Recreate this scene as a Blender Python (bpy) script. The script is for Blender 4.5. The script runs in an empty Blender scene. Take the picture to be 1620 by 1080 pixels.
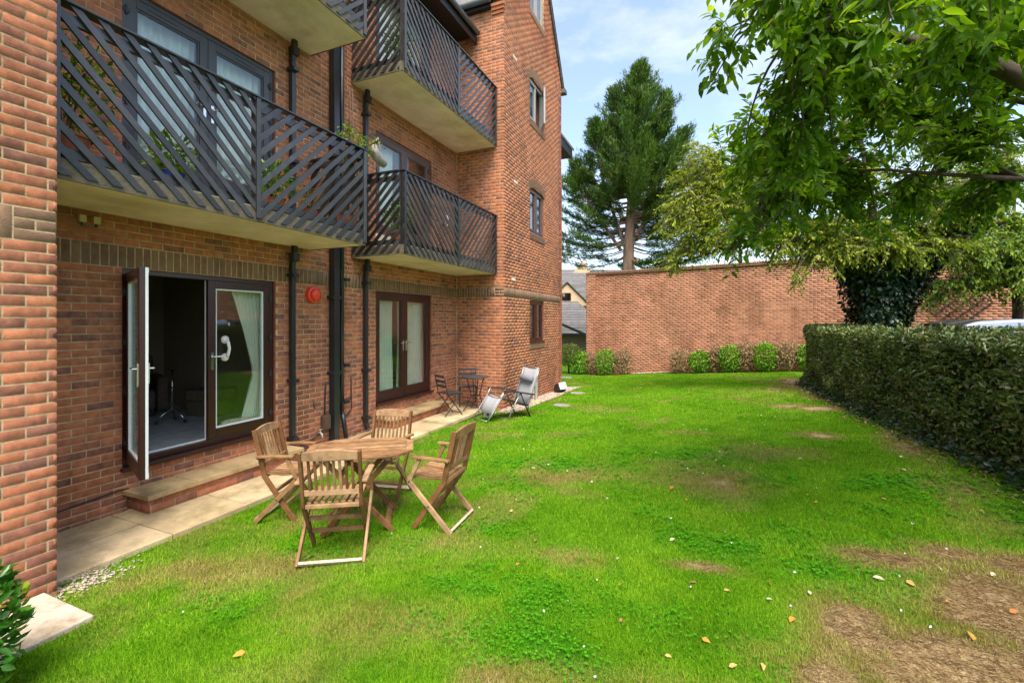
import bpy, math, random
import numpy as np
from mathutils import Vector, Matrix
random.seed(7); RNG = np.random.default_rng(11)
SC = bpy.context.scene; COL = SC.collection
R = math.radians; PI = math.pi

# ------------------------------------------------------------------ camera, sky, sun, exposure
YAW = R(23.1)
cam_d = bpy.data.cameras.new('camera'); cam = bpy.data.objects.new('camera', cam_d); COL.objects.link(cam)
cam_d.sensor_width = 36; cam_d.lens = 16.0; cam_d.shift_y = -33/1620
cam_d.clip_start = 0.05; cam_d.clip_end = 600
cam.location = (0, 0, 1.93); cam.rotation_euler = (R(90), 0, YAW)
SC.camera = cam
SUN_EL, SUN_AZ = R(60), R(152)      # azimuth clockwise from +Y: from the right, a little behind the camera
W = bpy.data.worlds.new('World'); SC.world = W; W.use_nodes = True
wn = W.node_tree.nodes; wl = W.node_tree.links; wn.clear()
w_out = wn.new('ShaderNodeOutputWorld'); w_bg = wn.new('ShaderNodeBackground'); w_bg.inputs['Strength'].default_value = 0.125
sky = wn.new('ShaderNodeTexSky'); sky.sky_type = 'NISHITA'; sky.sun_disc = False
sky.sun_elevation = SUN_EL; sky.sun_rotation = SUN_AZ; sky.air_density = 1.0; sky.dust_density = 1.5; sky.ozone_density = 1.0
tc = wn.new('ShaderNodeTexCoord'); mp = wn.new('ShaderNodeMapping'); mp.inputs['Scale'].default_value = (1, 1, 2.4); mp.inputs['Location'].default_value = (3.1, 0.4, 0.2)
cn = wn.new('ShaderNodeTexNoise'); cn.inputs['Scale'].default_value = 2.3; cn.inputs['Detail'].default_value = 7; cn.inputs['Roughness'].default_value = .58
cr = wn.new('ShaderNodeValToRGB'); cr.color_ramp.elements[0].position = .46; cr.color_ramp.elements[1].position = .74
cr.color_ramp.elements[0].color = (.10, .10, .10, 1); cr.color_ramp.elements[1].color = (.9, .9, .9, 1)
cm = wn.new('ShaderNodeMixRGB'); cm.inputs[2].default_value = (3.9, 3.85, 3.8, 1)
wl.new(tc.outputs['Generated'], mp.inputs['Vector']); wl.new(mp.outputs[0], cn.inputs['Vector']); wl.new(cn.outputs['Fac'], cr.inputs[0])
wl.new(cr.outputs[0], cm.inputs[0]); wl.new(sky.outputs[0], cm.inputs[1]); wl.new(cm.outputs[0], w_bg.inputs[0]); wl.new(w_bg.outputs[0], w_out.inputs[0])
sun_d = bpy.data.lights.new('sun', 'SUN'); sun_d.energy = 2.2; sun_d.angle = R(34); sun_d.color = (1, .90, .77)
sun = bpy.data.objects.new('sun', sun_d); COL.objects.link(sun)
sdir = Vector((math.sin(SUN_AZ)*math.cos(SUN_EL), math.cos(SUN_AZ)*math.cos(SUN_EL), math.sin(SUN_EL)))
sun.rotation_euler = sdir.to_track_quat('Z', 'Y').to_euler()
SC.view_settings.view_transform = 'Standard'; SC.view_settings.look = 'None'; SC.view_settings.gamma = 1; SC.view_settings.exposure = 1.62
SC.view_settings.use_curve_mapping = False
SC.render.engine = 'CYCLES'; SC.cycles.use_denoising = True; SC.cycles.max_bounces = 8; SC.cycles.transparent_max_bounces = 12
SC.cycles.use_adaptive_sampling = True; SC.cycles.adaptive_threshold = .02

# ------------------------------------------------------------------ materials
MATS = {}
def nodes_of(name):
    m = bpy.data.materials.new(name); m.use_nodes = True; MATS[name] = m
    nt = m.node_tree; b = nt.nodes['Principled BSDF']; return m, nt.nodes, nt.links, b
def ramp(n, cols):
    r = n.new('ShaderNodeValToRGB'); e = r.color_ramp.elements
    while len(e) < len(cols): e.new(.5)
    for i, (p, c) in enumerate(cols): e[i].position = p; e[i].color = (*c, 1)
    return r
def mat(name, base, rough=.6, var=.25, scale=12, bump=0., bscale=60, metal=0, spec=.4, cols=None, stretch=None, trans=0, coat=0, world=False, tonemix=0., stain=None):
    """noise-mottled surface; cols: tone attribute (plus the object's random number) picks the colour"""
    m, n, l, b = nodes_of(name)
    b.inputs['Roughness'].default_value = rough; b.inputs['Metallic'].default_value = metal
    b.inputs['Specular IOR Level'].default_value = spec; b.inputs['Coat Weight'].default_value = coat
    co = n.new('ShaderNodeTexCoord'); g = n.new('ShaderNodeNewGeometry'); mpn = n.new('ShaderNodeMapping')
    if stretch: mpn.inputs['Scale'].default_value = stretch
    l.new(g.outputs['Position'] if world else co.outputs['Object'], mpn.inputs[0])
    oi = n.new('ShaderNodeObjectInfo')
    if not world:
        av = n.new('ShaderNodeVectorMath'); av.operation = 'SCALE'; cx = n.new('ShaderNodeCombineXYZ')
        l.new(oi.outputs['Random'], cx.inputs[0]); l.new(oi.outputs['Random'], cx.inputs[1]); l.new(cx.outputs[0], av.inputs[0]); av.inputs['Scale'].default_value = 40
        l.new(av.outputs[0], mpn.inputs['Location'])
    nz = n.new('ShaderNodeTexNoise'); nz.inputs['Scale'].default_value = scale; nz.inputs['Detail'].default_value = 5; nz.inputs['Roughness'].default_value = .65
    l.new(mpn.outputs[0], nz.inputs['Vector'])
    if cols:
        at = n.new('ShaderNodeAttribute'); at.attribute_name = 'tone'
        ad = n.new('ShaderNodeMath'); ad.operation = 'ADD'; fr = n.new('ShaderNodeMath'); fr.operation = 'FRACT'
        l.new(at.outputs['Fac'], ad.inputs[0]); l.new(oi.outputs['Random'], ad.inputs[1]); l.new(ad.outputs[0], fr.inputs[0])
        src = fr.outputs[0]
        if tonemix:
            mm = n.new('ShaderNodeMix'); mm.inputs[0].default_value = tonemix; l.new(fr.outputs[0], mm.inputs[2]); l.new(nz.outputs['Fac'], mm.inputs[3]); src = mm.outputs[0]
        rp = ramp(n, cols); l.new(src, rp.inputs[0]); colour = rp.outputs[0]
    else:
        rg = n.new('ShaderNodeRGB'); rg.outputs[0].default_value = (*base, 1); colour = rg.outputs[0]
    mr = n.new('ShaderNodeMapRange'); mr.inputs['From Min'].default_value = .3; mr.inputs['From Max'].default_value = .7
    mr.inputs['To Min'].default_value = 1-var; mr.inputs['To Max'].default_value = 1+var
    l.new(nz.outputs['Fac'], mr.inputs[0])
    mx = n.new('ShaderNodeVectorMath'); mx.operation = 'SCALE'; l.new(colour, mx.inputs[0]); l.new(mr.outputs[0], mx.inputs['Scale'])
    if stain:
        sm_ = n.new('ShaderNodeMapping'); sm_.inputs['Scale'].default_value = stain[0]; l.new(g.outputs['Position'], sm_.inputs[0])
        sn = n.new('ShaderNodeTexNoise'); sn.inputs['Scale'].default_value = 1; sn.inputs['Detail'].default_value = 6; sn.inputs['Roughness'].default_value = .7; l.new(sm_.outputs[0], sn.inputs['Vector'])
        sr = ramp(n, [(.32, stain[1]), (.5, (1, 1, 1)), (.7, stain[2])]); l.new(sn.outputs['Fac'], sr.inputs[0])
        m3 = n.new('ShaderNodeVectorMath'); m3.operation = 'MULTIPLY'; l.new(mx.outputs[0], m3.inputs[0]); l.new(sr.outputs[0], m3.inputs[1]); mx = m3
    l.new(mx.outputs[0], b.inputs['Base Color'])
    if bump:
        bn = n.new('ShaderNodeTexNoise'); bn.inputs['Scale'].default_value = bscale; bn.inputs['Detail'].default_value = 4; l.new(mpn.outputs[0], bn.inputs['Vector'])
        bp = n.new('ShaderNodeBump'); bp.inputs['Strength'].default_value = bump; bp.inputs['Distance'].default_value = .01
        l.new(bn.outputs['Fac'], bp.inputs['Height']); l.new(bp.outputs[0], b.inputs['Normal'])
    if trans:
        tr = n.new('ShaderNodeBsdfTranslucent'); ms = n.new('ShaderNodeMixShader'); ms.inputs[0].default_value = trans
        sc = n.new('ShaderNodeVectorMath'); sc.operation = 'MULTIPLY'; sc.inputs[1].default_value = (1.25, 1.2, .6)
        l.new(mx.outputs[0], sc.inputs[0]); l.new(sc.outputs[0], tr.inputs[0])
        l.new(b.outputs[0], ms.inputs[1]); l.new(tr.outputs[0], ms.inputs[2]); l.new(ms.outputs[0], n['Material Output'].inputs[0])
    return m
def glassmat(name, tint=(.8, .9, .88), refl=.09):
    m, n, l, b = nodes_of(name); n.remove(b)
    tr = n.new('ShaderNodeBsdfTransparent'); tr.inputs[0].default_value = (*tint, 1)
    gl = n.new('ShaderNodeBsdfGlossy'); gl.inputs['Roughness'].default_value = .015; gl.inputs[0].default_value = (.95, 1, 1, 1)
    lw = n.new('ShaderNodeLayerWeight'); lw.inputs[0].default_value = .5; ms = n.new('ShaderNodeMixShader')
    pw = n.new('ShaderNodeMath'); pw.operation = 'POWER'; pw.inputs[1].default_value = 4; l.new(lw.outputs['Facing'], pw.inputs[0])
    fr = n.new('ShaderNodeMath'); fr.operation = 'MULTIPLY_ADD'; fr.inputs[1].default_value = .8; fr.inputs[2].default_value = refl; l.new(pw.outputs[0], fr.inputs[0])
    l.new(fr.outputs[0], ms.inputs[0]); l.new(tr.outputs[0], ms.inputs[1]); l.new(gl.outputs[0], ms.inputs[2]); l.new(ms.outputs[0], n['Material Output'].inputs[0])
    return m

BR = [(0, (.16, .083, .064)), (.18, (.23, .104, .074)), (.38, (.37, .142, .08)), (.7, (.45, .166, .082)), (1, (.50, .20, .10))]
mat('brick', None, .85, .24, 14, .3, 120, cols=BR, world=True, spec=.2, tonemix=.36, stain=((1.1, 1.1, .8), (.62, .60, .58), (1.12, 1.10, 1.08)))
mat('brick_wall_far', None, .85, .22, 1.2, .4, 90, world=True, spec=.2, tonemix=.3, stain=((.9, .9, .35), (.66, .62, .56), (1.10, 1.10, 1.10)),
    cols=[(0, (.22, .105, .07)), (.3, (.36, .16, .095)), (.7, (.47, .21, .125)), (1, (.52, .25, .15))])
mat('brick_brown', None, .8, .2, 14, .4, 90, cols=[(0, (.18, .105, .066)), (1, (.26, .155, .095))], world=True, spec=.2)
mat('mortar', (.48, .355, .215), .95, .32, 8, .6, 120, world=True, spec=.1, stain=((1.6, 1.6, 1.2), (.55, .52, .50), (1.1, 1.1, 1.1)))
mat('mortar_far', (.58, .40, .27), .95, .2, 2, .4, 120, world=True, spec=.1, stain=((.9, .9, .35), (.66, .62, .56), (1.05, 1.05, 1.05)))
mat('slat_wood', None, .30, .35, 7, .2, 40, stretch=(1, 1, 1), spec=.65, cols=[(0, (.018, .017, .018)), (1, (.05, .047, .049))])
mat('balcony_soffit', (.90, .74, .66), .75, .12, 3, .15, 60, world=True, stain=((1.3, 1.3, 1.3), (.80, .76, .62), (1.05, 1.05, 1.05)))
mat('slab_edge', (.12, .10, .068), .9, .4, 7, .5, 50, world=True)
mat('upstand', (.62, .57, .46), .8, .15, 6)
mat('upvc_brown', (.042, .012, .011), .28, .1, 8, spec=.5)
mat('upvc_grey', (.055, .053, .058), .33, .12, 8, spec=.5)
mat('upvc_rosewood', (.12, .072, .066), .35, .12, 8, spec=.5)
mat('upvc_pale', (.36, .34, .34), .35, .1, 8, spec=.5)
mat('upvc_white', (.74, .78, .77), .3, .05, 8, spec=.5)
mat('chrome', (.75, .75, .74), .18, .05, 8, metal=1)
mat('black_pipe', (.018, .022, .026), .3, .2, 5, spec=.55)
mat('black_wood', (.012, .011, .012), .45, .2, 5)
mat('gutter', (.055, .065, .07), .3, .2, 5, spec=.5)
mat('curtain', (.88, .92, .90), .9, .06, 4, trans=.3)
mat('net_curtain', (.74, .80, .72), .9, .08, 4, trans=.3)
mat('carpet', (.40, .40, .40), .95, .25, 8, .4, 200, world=True)
mat('room_wall', (.26, .20, .15), .9, .1, 3, world=True)
mat('dark_fabric', (.10, .07, .055), .9, .3, 30)
mat('wicker', (.13, .105, .065), .8, .5, 60, .6, 120)
mat('patterned_fabric', None, .9, .6, 38, cols=[(0, (.42, .40, .30)), (1, (.42, .40, .30))])
mat('sandstone', (.48, .34, .17), .85, .24, 3.5, .35, 70, world=True, stain=((2.2, 2.2, 2.2), (.55, .56, .48), (1.08, 1.06, 1.04)))
mat('flagstone', None, .88, .25, 2.4, .4, 60, cols=[(0, (.46, .35, .19)), (1, (.58, .45, .27))], world=True, stain=((2.2, 2.2, 2.2), (.55, .56, .48), (1.08, 1.06, 1.04)))
mat('concrete', (.54, .46, .36), .9, .22, 9, .45, 110, world=True, stain=((4, 4, 4), (.62, .58, .50), (1.05, 1.05, 1.05)))
mat('teak', None, .62, .3, 9, .35, 70, stretch=(1, 1, 1), cols=[(0, (.215, .11, .046)), (.5, (.30, .165, .074)), (1, (.38, .235, .125))], spec=.25, stain=((9, 9, 6), (.66, .66, .68), (1.12, 1.14, 1.20)))
mat('teak_dark', None, .6, .3, 9, .35, 70, cols=[(0, (.15, .066, .023)), (1, (.23, .11, .042))], spec=.25, stain=((9, 9, 6), (.66, .66, .68), (1.12, 1.14, 1.20)))
mat('teak_bleached', (.52, .40, .29), .75, .25, 14, .3, 70)
mat('black_metal', (.028, .024, .023), .45, .2, 8, spec=.5)
mat('bistro_slat', (.05, .045, .044), .5, .25, 12)
mat('grey_mesh', (.33, .34, .365), .7, .1, 60, .2, 300)
mat('grey_cushion', (.20, .21, .235), .8, .1, 30)
mat('grey_tube', (.33, .32, .29), .4, .1, 8, metal=.6)
mat('red_plastic', (.82, .06, .03), .35, .08, 8, spec=.5)
mat('white_plastic', (.78, .76, .72), .35, .05, 8, spec=.5)
mat('cream_plastic', (.55, .46, .22), .4, .1, 8)
mat('brown_plastic', (.10, .062, .042), .4, .25, 9)
mat('galvanised', (.62, .64, .64), .4, .15, 12, metal=.5)
mat('lens_white', (.85, .87, .86), .15, .05, 8, spec=.6)
mat('ball_skin', None, .5, .05, 5, cols=[(0, (.62, .58, .52)), (1, (.62, .58, .52))])
mat('ball_dark', (.05, .05, .06), .5, .1, 5)
mat('terracotta', (.36, .12, .06), .8, .2, 12)
mat('blue_glaze', (.02, .05, .28), .3, .15, 8)
mat('stone_planter', (.30, .265, .25), .85, .35, 14, .5, 50)
mat('roof_tile', None, .75, .3, 3, .3, 40, cols=[(0, (.105, .10, .098)), (1, (.155, .148, .142))])
mat('render_beige', (.56, .40, .25), .9, .1, 2)
mat('bark', (.075, .055, .04), .9, .5, 9, .8, 26, stretch=(1, 1, .35))
mat('bark_red', (.27, .175, .125), .9, .4, 4, .8, 16, stretch=(1, 1, .3))
mat('twig_grey', (.24, .19, .14), .9, .3, 9)
mat('leaf_cherry', None, .5, .16, 3, trans=.5, spec=.4, cols=[(0, (.05, .13, .006)), (.45, (.12, .25, .008)), (.85, (.22, .38, .012)), (1, (.34, .45, .02))])
mat('leaf_olive', None, .5, .16, 3, trans=.32, spec=.35, cols=[(0, (.085, .15, .010)), (.4, (.19, .27, .013)), (.8, (.30, .37, .02)), (1, (.42, .40, .03))])
mat('leaf_lime', None, .5, .16, 3, trans=.34, spec=.35, cols=[(0, (.07, .16, .012)), (.5, (.14, .26, .015)), (1, (.25, .35, .03))])
mat('leaf_ivy', None, .32, .2, 3, trans=.1, spec=.5, cols=[(0, (.007, .022, .008)), (.7, (.016, .048, .013)), (1, (.04, .095, .025))])
mat('leaf_hedge', None, .3, .22, 3, trans=.12, spec=.55, cols=[(0, (.038, .078, .015)), (.45, (.085, .145, .027)), (.8, (.165, .21, .05)), (.95, (.29, .29, .09)), (1, (.40, .30, .11))])
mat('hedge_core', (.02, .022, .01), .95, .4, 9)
mat('leaf_shrub', None, .4, .16, 3, trans=.25, spec=.4, cols=[(0, (.07, .21, .010)), (.6, (.14, .36, .014)), (1, (.28, .48, .03))])
mat('leaf_topiary', None, .45, .2, 3, trans=.2, cols=[(0, (.05, .09, .012)), (.6, (.11, .165, .02)), (1, (.22, .27, .04))])
mat('leaf_dry', None, .7, .2, 3, trans=.2, cols=[(0, (.20, .12, .05)), (.6, (.36, .245, .115)), (1, (.56, .42, .24))])
mat('leaf_glossy', None, .28, .15, 3, trans=.2, spec=.55, cols=[(0, (.02, .085, .010)), (.5, (.045, .18, .015)), (.9, (.10, .26, .02)), (1, (.42, .38, .03))])
mat('needles', None, .6, .2, 3, trans=.2, cols=[(0, (.018, .048, .013)), (.5, (.044, .108, .018)), (1, (.14, .24, .03))])
mat('leaf_fallen', None, .7, .2, 30, trans=.15, cols=[(0, (.42, .17, .045)), (.35, (.55, .27, .05)), (.6, (.60, .40, .10)), (.8, (.62, .50, .32)), (1, (.30, .13, .05))])
mat('pebble', None, .85, .25, 30, cols=[(0, (.25, .20, .15)), (.5, (.42, .34, .26)), (1, (.60, .52, .42))])
mat('asphalt', (.055, .055, .057), .9, .25, 14, .4, 160, world=True)
mat('gravel_bed', (.30, .235, .165), .95, .35, 40, .6, 200, world=True)
mat('car_paint', (.27, .31, .37), .22, .03, 4, metal=.35, coat=.6)
mat('tyre', (.02, .02, .02), .8, .2, 8)
mat('tail_red', (.4, .02, .015), .2, .1, 8)
mat('trellis_wood', (.065, .042, .03), .8, .3, 12)
mat('fence_wood', (.13, .085, .055), .85, .3, 8)
glassmat('glass'); glassmat('glass_dark', (.45, .52, .52), .16); glassmat('glass_door', (.94, .97, .95), .07)
mat('flower_white', (.8, .78, .74), .7, .1, 9)

# lawn materials: patches come from the vertex / face attributes dry, clo (clover) and tone
def lawnmat(name, blades):
    m, n, l, b = nodes_of(name); b.inputs['Roughness'].default_value = .85; b.inputs['Specular IOR Level'].default_value = .04
    def att(a):
        x = n.new('ShaderNodeAttribute'); x.attribute_name = a; return x.outputs['Fac']
    g = n.new('ShaderNodeNewGeometry')
    def noise(s, d=5):
        x = n.new('ShaderNodeTexNoise'); x.inputs['Scale'].default_value = s; x.inputs['Detail'].default_value = d; l.new(g.outputs['Position'], x.inputs['Vector']); return x.outputs['Fac']
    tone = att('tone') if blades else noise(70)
    k = 1.0 if blades else .62  # ground sheet darkened: shade in the gaps between blades put into its colour
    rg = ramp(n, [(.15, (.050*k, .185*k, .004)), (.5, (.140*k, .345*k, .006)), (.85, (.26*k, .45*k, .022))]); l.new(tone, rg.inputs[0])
    ry = ramp(n, [(.2, (.20*k, .20*k, .03)), (.5, (.33*k, .29*k, .06)), (.9, (.45*k, .37*k, .12))]); l.new(tone, ry.inputs[0])
    rd = ramp(n, [(.2, (.16, .11, .055)), (.5, (.40, .30, .16)), (.9, (.66, .53, .32))]); l.new(tone, rd.inputs[0])
    rc = ramp(n, [(.2, (.045*k, .20*k, .004)), (.6, (.075*k, .31*k, .007)), (.95, (.12*k, .39*k, .02))]); l.new(tone, rc.inputs[0])
    def mix(f, a, c):
        x = n.new('ShaderNodeMixRGB'); l.new(f, x.inputs[0]); l.new(a, x.inputs[1]); l.new(c, x.inputs[2]); return x.outputs[0]
    dry = att('dry')
    m1 = n.new('ShaderNodeMapRange'); m1.inputs[1].default_value = .12; m1.inputs[2].default_value = .62; l.new(dry, m1.inputs[0])
    m2 = n.new('ShaderNodeMapRange'); m2.inputs[1].default_value = .62; m2.inputs[2].default_value = .95; l.new(dry, m2.inputs[0])
    c = mix(att('clo'), rg.outputs[0], rc.outputs[0]); c = mix(m1.outputs[0], c, ry.outputs[0]); c = mix(m2.outputs[0], c, rd.outputs[0])
    l.new(c, b.inputs['Base Color'])
    if blades:
        tr = n.new('ShaderNodeBsdfTranslucent'); ms = n.new('ShaderNodeMixShader'); ms.inputs[0].default_value = .3
        l.new(c, tr.inputs[0]); l.new(b.outputs[0], ms.inputs[1]); l.new(tr.outputs[0], ms.inputs[2]); l.new(ms.outputs[0], n['Material Output'].inputs[0])
    else:
        bp = n.new('ShaderNodeBump'); bp.inputs['Strength'].default_value = .9; bp.inputs['Distance'].default_value = .02
        l.new(noise(90, 6), bp.inputs['Height']); l.new(bp.outputs[0], b.inputs['Normal'])
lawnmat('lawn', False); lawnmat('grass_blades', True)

# ------------------------------------------------------------------ object helpers
def link(o, parent=None):
    COL.objects.link(o)
    if parent is not None: o.parent = parent
    return o
def tag(o, label=None, cat=None, group=None, kind=None):
    for k, v in (('label', label), ('category', cat), ('group', group), ('kind', kind)):
        if v: o[k] = v
    return o
def empty(name, loc=(0, 0, 0), rz=0., parent=None):
    o = bpy.data.objects.new(name, None); o.location = loc; o.rotation_euler = (0, 0, rz); o.empty_display_size = .1
    return link(o, parent)
def npmesh(name, V, F, **att):
    V = np.ascontiguousarray(V, dtype=np.float32); F = np.ascontiguousarray(F, dtype=np.int32)
    me = bpy.data.meshes.new(name); me.vertices.add(len(V)); me.vertices.foreach_set('co', V.ravel())
    k = F.shape[1]; me.loops.add(F.size); me.loops.foreach_set('vertex_index', F.ravel())
    me.polygons.add(len(F)); me.polygons.foreach_set('loop_start', np.arange(0, F.size, k, dtype=np.int32))
    me.update(calc_edges=True)
    for a, v in att.items():
        v = np.asarray(v, dtype=np.float32)
        at = me.attributes.new(a, 'FLOAT', 'FACE' if len(v) == len(F) else 'POINT'); at.data.foreach_set('value', v)
    return me
def obj(name, me, m, parent=None, loc=None, smooth=False):
    if m and not me.materials: me.materials.append(MATS[m])
    if smooth: me.polygons.foreach_set('use_smooth', [True]*len(me.polygons))
    o = bpy.data.objects.new(name, me)
    if loc is not None: o.location = loc
    return link(o, parent)
class MB:
    """collects boxes, beams, tubes and lathes into one mesh"""
    def __init__(s): s.v = []; s.f = []
    def add(s, v, f):
        k = len(s.v); s.v += [tuple(p) for p in v]; s.f += [[i+k for i in q] for q in f]; return s
    def box(s, x0, x1, y0, y1, z0, z1):
        return s.add([(x0,y0,z0),(x1,y0,z0),(x1,y1,z0),(x0,y1,z0),(x0,y0,z1),(x1,y0,z1),(x1,y1,z1),(x0,y1,z1)],
                     [(0,3,2,1),(4,5,6,7),(0,1,5,4),(1,2,6,5),(2,3,7,6),(3,0,4,7)])
    def beam(s, a, b, w, h, up=(0, 0, 1)):
        a = Vector(a); b = Vector(b); d = (b-a).normalized(); up = Vector(up)
        x = d.cross(up); x = x.normalized() if x.length > 1e-5 else Vector((1, 0, 0)); u = x.cross(d).normalized()
        x *= w/2; u *= h/2
        v = [a-x-u, a+x-u, a+x+u, a-x+u, b-x-u, b+x-u, b+x+u, b-x+u]
        return s.add(v, [(0,1,2,3),(7,6,5,4),(0,4,5,1),(1,5,6,2),(2,6,7,3),(3,7,4,0)])
    def strip(s, pts, w, h, side):
        """rectangular section swept along pts; side = the constant width axis"""
        pts = [Vector(p) for p in pts]; side = Vector(side).normalized(); v = []; n = len(pts)
        for i, p in enumerate(pts):
            d = (pts[min(i+1, n-1)]-pts[max(i-1, 0)]).normalized(); u = side.cross(d).normalized()
            v += [p-side*w/2-u*h/2, p+side*w/2-u*h/2, p+side*w/2+u*h/2, p-side*w/2+u*h/2]
        f = [(3, 2, 1, 0)]
        for i in range(n-1):
            for j in range(4): a = i*4+j; b_ = i*4+(j+1) % 4; f.append((a, b_, b_+4, a+4))
        f.append(tuple(range((n-1)*4, n*4))); return s.add(v, f)
    def tube(s, pts, r, n=8, caps=True):
        pts = [Vector(p) for p in pts]; rs = r if isinstance(r, (list, tuple)) else [r]*len(pts); v = []; m = len(pts)
        prev = None
        for i, p in enumerate(pts):
            d = (pts[min(i+1, m-1)]-pts[max(i-1, 0)]).normalized()
            if prev is None: x = d.orthogonal().normalized()
            else: x = (prev-d*prev.dot(d)); x = x.normalized() if x.length > 1e-6 else d.orthogonal().normalized()
            prev = x; y = d.cross(x)
            v += [p+(x*math.cos(2*PI*j/n)+y*math.sin(2*PI*j/n))*rs[i] for j in range(n)]
        f = []
        for i in range(m-1):
            for j in range(n): a = i*n+j; b_ = i*n+(j+1) % n; f.append((a, b_, b_+n, a+n))
        if caps: f += [tuple(range(n-1, -1, -1)), tuple(range((m-1)*n, m*n))]
        return s.add(v, f)
    def lathe(s, prof, c=(0, 0, 0), n=20, M=None):
        v = []; m = len(prof)
        for r, z in prof:
            for j in range(n):
                p = Vector((r*math.cos(2*PI*j/n), r*math.sin(2*PI*j/n), z))
                v.append((M @ p if M else p)+Vector(c))
        f = []
        for i in range(m-1):
            for j in range(n): a = i*n+j; b_ = i*n+(j+1) % n; f.append((a, b_, b_+n, a+n))
        f += [tuple(range(n-1, -1, -1)), tuple(range((m-1)*n, m*n))]; return s.add(v, f)
    def prism(s, poly, axis, a, b):
        """poly: 2D points in the two other axes, in xyz order, extruded along axis from a to b"""
        def mk(p, t):
            q = list(p); q.insert(axis, t); return tuple(q)
        n = len(poly); v = [mk(p, a) for p in poly]+[mk(p, b) for p in poly]
        f = [tuple(range(n-1, -1, -1)), tuple(range(n, 2*n))]+[(i, (i+1) % n, (i+1) % n+n, i+n) for i in range(n)]
        return s.add(v, f)
    def mesh(s, name):
        me = bpy.data.meshes.new(name); me.from_pydata(s.v, [], s.f); me.update(); return me
    def build(s, name, m, parent=None, bevel=0., smooth=False, loc=None):
        o = obj(name, s.mesh(name), m, parent, loc, smooth)
        if bevel:
            b = o.modifiers.new('bevel', 'BEVEL'); b.width = bevel; b.segments = 2; b.limit_method = 'ANGLE'
        return o
def fixn(me):
    import bmesh
    bm = bmesh.new(); bm.from_mesh(me); bmesh.ops.recalc_face_normals(bm, faces=bm.faces); bm.to_mesh(me); bm.free()
def copy_tree(o, parent=None):
    c = o.copy(); COL.objects.link(c); c.parent = parent
    for ch in o.children: copy_tree(ch, c)
    return c

def vnoise(x, y, s, seed=0):
    x = np.asarray(x, float)*s; y = np.asarray(y, float)*s; xi = np.floor(x); yi = np.floor(y); fx = x-xi; fy = y-yi
    fx = fx*fx*(3-2*fx); fy = fy*fy*(3-2*fy)
    def h(a, b):
        t = np.sin(a*127.1+b*311.7+seed*74.7)*43758.5453; return t-np.floor(t)
    return (h(xi, yi)*(1-fx)+h(xi+1, yi)*fx)*(1-fy)+(h(xi, yi+1)*(1-fx)+h(xi+1, yi+1)*fx)*fy
def gz(x, y):
    """height of the lawn: falls away along the building, rises towards the hedge"""
    x = np.asarray(x, float); y = np.asarray(y, float); fy = np.clip(y-7, 0, 18)
    return -.03-.033*fy+(.065+.0015*fy)*np.clip(x+4.3, 0, 8.5)+.02*(vnoise(x, y, .6, 3)-.5)*np.clip(x+4.3, 0, 1)
def gzf(x, y): return float(gz(x, y))

XF, XW, XB = -5.52, -4.27, -4.46       # recessed facade, wing fronts, balcony fronts
Y0, Y1, Y2 = 1.717, 9.54, 14.04        # near wing corner, far wing corners

# ------------------------------------------------------------------ ground
def axis(lo, hi, f0, f1, fine):
    a = [lo]; s = list(np.arange(f0, f1+.001, fine))
    out = list(np.linspace(lo, f0, 10)[:-1])+s+list(np.linspace(f1, hi, 10)[1:]); return np.array(out)
DRY = [(1.15, 2.72, .62, .36, 1.25), (1.6, 3.2, .5, .4, 1.1), (.75, 2.9, .25, .35, .9), (.55, 2.45, .25, .25, .8), (1.08, 3.82, .28, .2, .85), (1.5, 4.05, .2, .16, .7), (-.05, 3.36, .22, .07, 1.05),
       (.46, 6.4, .4, .35, .62), (1.4, 7.45, .3, .25, .85), (1.4, 10.2, .45, .35, .75), (1.95, 9.9, .5, .3, 1.0), (1.2, 13., .9, .5, .5), (2.35, 14.3, .35, 1.4, 1.0), (2.2, 11.6, .3, .9, .7),
       (-.95, 3.25, .35, .16, .55), (.25, 5.15, .45, .3, .45), (-1.9, 2.2, .8, .35, .5), (-3.3, 2.3, .6, .35, .55), (-2.3, 2.9, .5, .3, .42), (-3.85, 1.95, .4, .3, .6), (.35, 2.6, .4, .2, .55), (2.1, 5.6, .35, .5, .6), (2.2, 6.9, .22, .8, .7),
       (-1.3, 4.9, .7, .25, .4), (-3.4, 3.4, .7, .5, .3), (.1, 2.2, .5, .2, .5), (-.7, 2.0, .5, .2, .45), (-.3, 7.4, .7, .3, .3), (1.9, 3.9, .3, .3, .55), (-2.6, 20.2, 1.8, .25, .6)]
CLO = [(-.05, 3.75, .45, .25), (-.15, 2.75, .35, .25), (-.9, 2.75, .35, .25), (1.2, 4.55, .9, .45), (.6, 4.3, .5, .5), (.55, 3.55, .35, .2), (-2.6, 2.0, .4, .25), (-.8, 2.3, .4, .2), (1.7, 5.4, .5, .6), (-.4, 4.2, .4, .3), (-1.6, 3.6, .4, .2),
       (.3, 2.35, .2, .2), (-3.0, 2.7, .35, .2), (-1.4, 2.65, .3, .15), (1.35, 3.55, .3, .25), (-2.0, 5.4, .6, .3), (0., 6.2, .7, .4)]
def dryness(x, y):
    d = np.zeros_like(np.asarray(x, float))
    for cx, cy, rx, ry, k in DRY: d = np.maximum(d, (k if k > .7 else k*.78)*np.exp(-(((x-cx)/rx)**2+((y-cy)/ry)**2)))
    n = .5*vnoise(x, y, 4, 1)+.3*vnoise(x, y, 11, 2)+.2*vnoise(x, y, 30, 5)
    low = np.clip((.55*vnoise(x, y, 1.1, 9)+.45*vnoise(x, y, 3.1, 8)-.5)*2.0, 0, .5)
    return np.clip(d*(.5+1.0*n)+low*.72+(n-.5)*.25, 0, 1)
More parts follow.
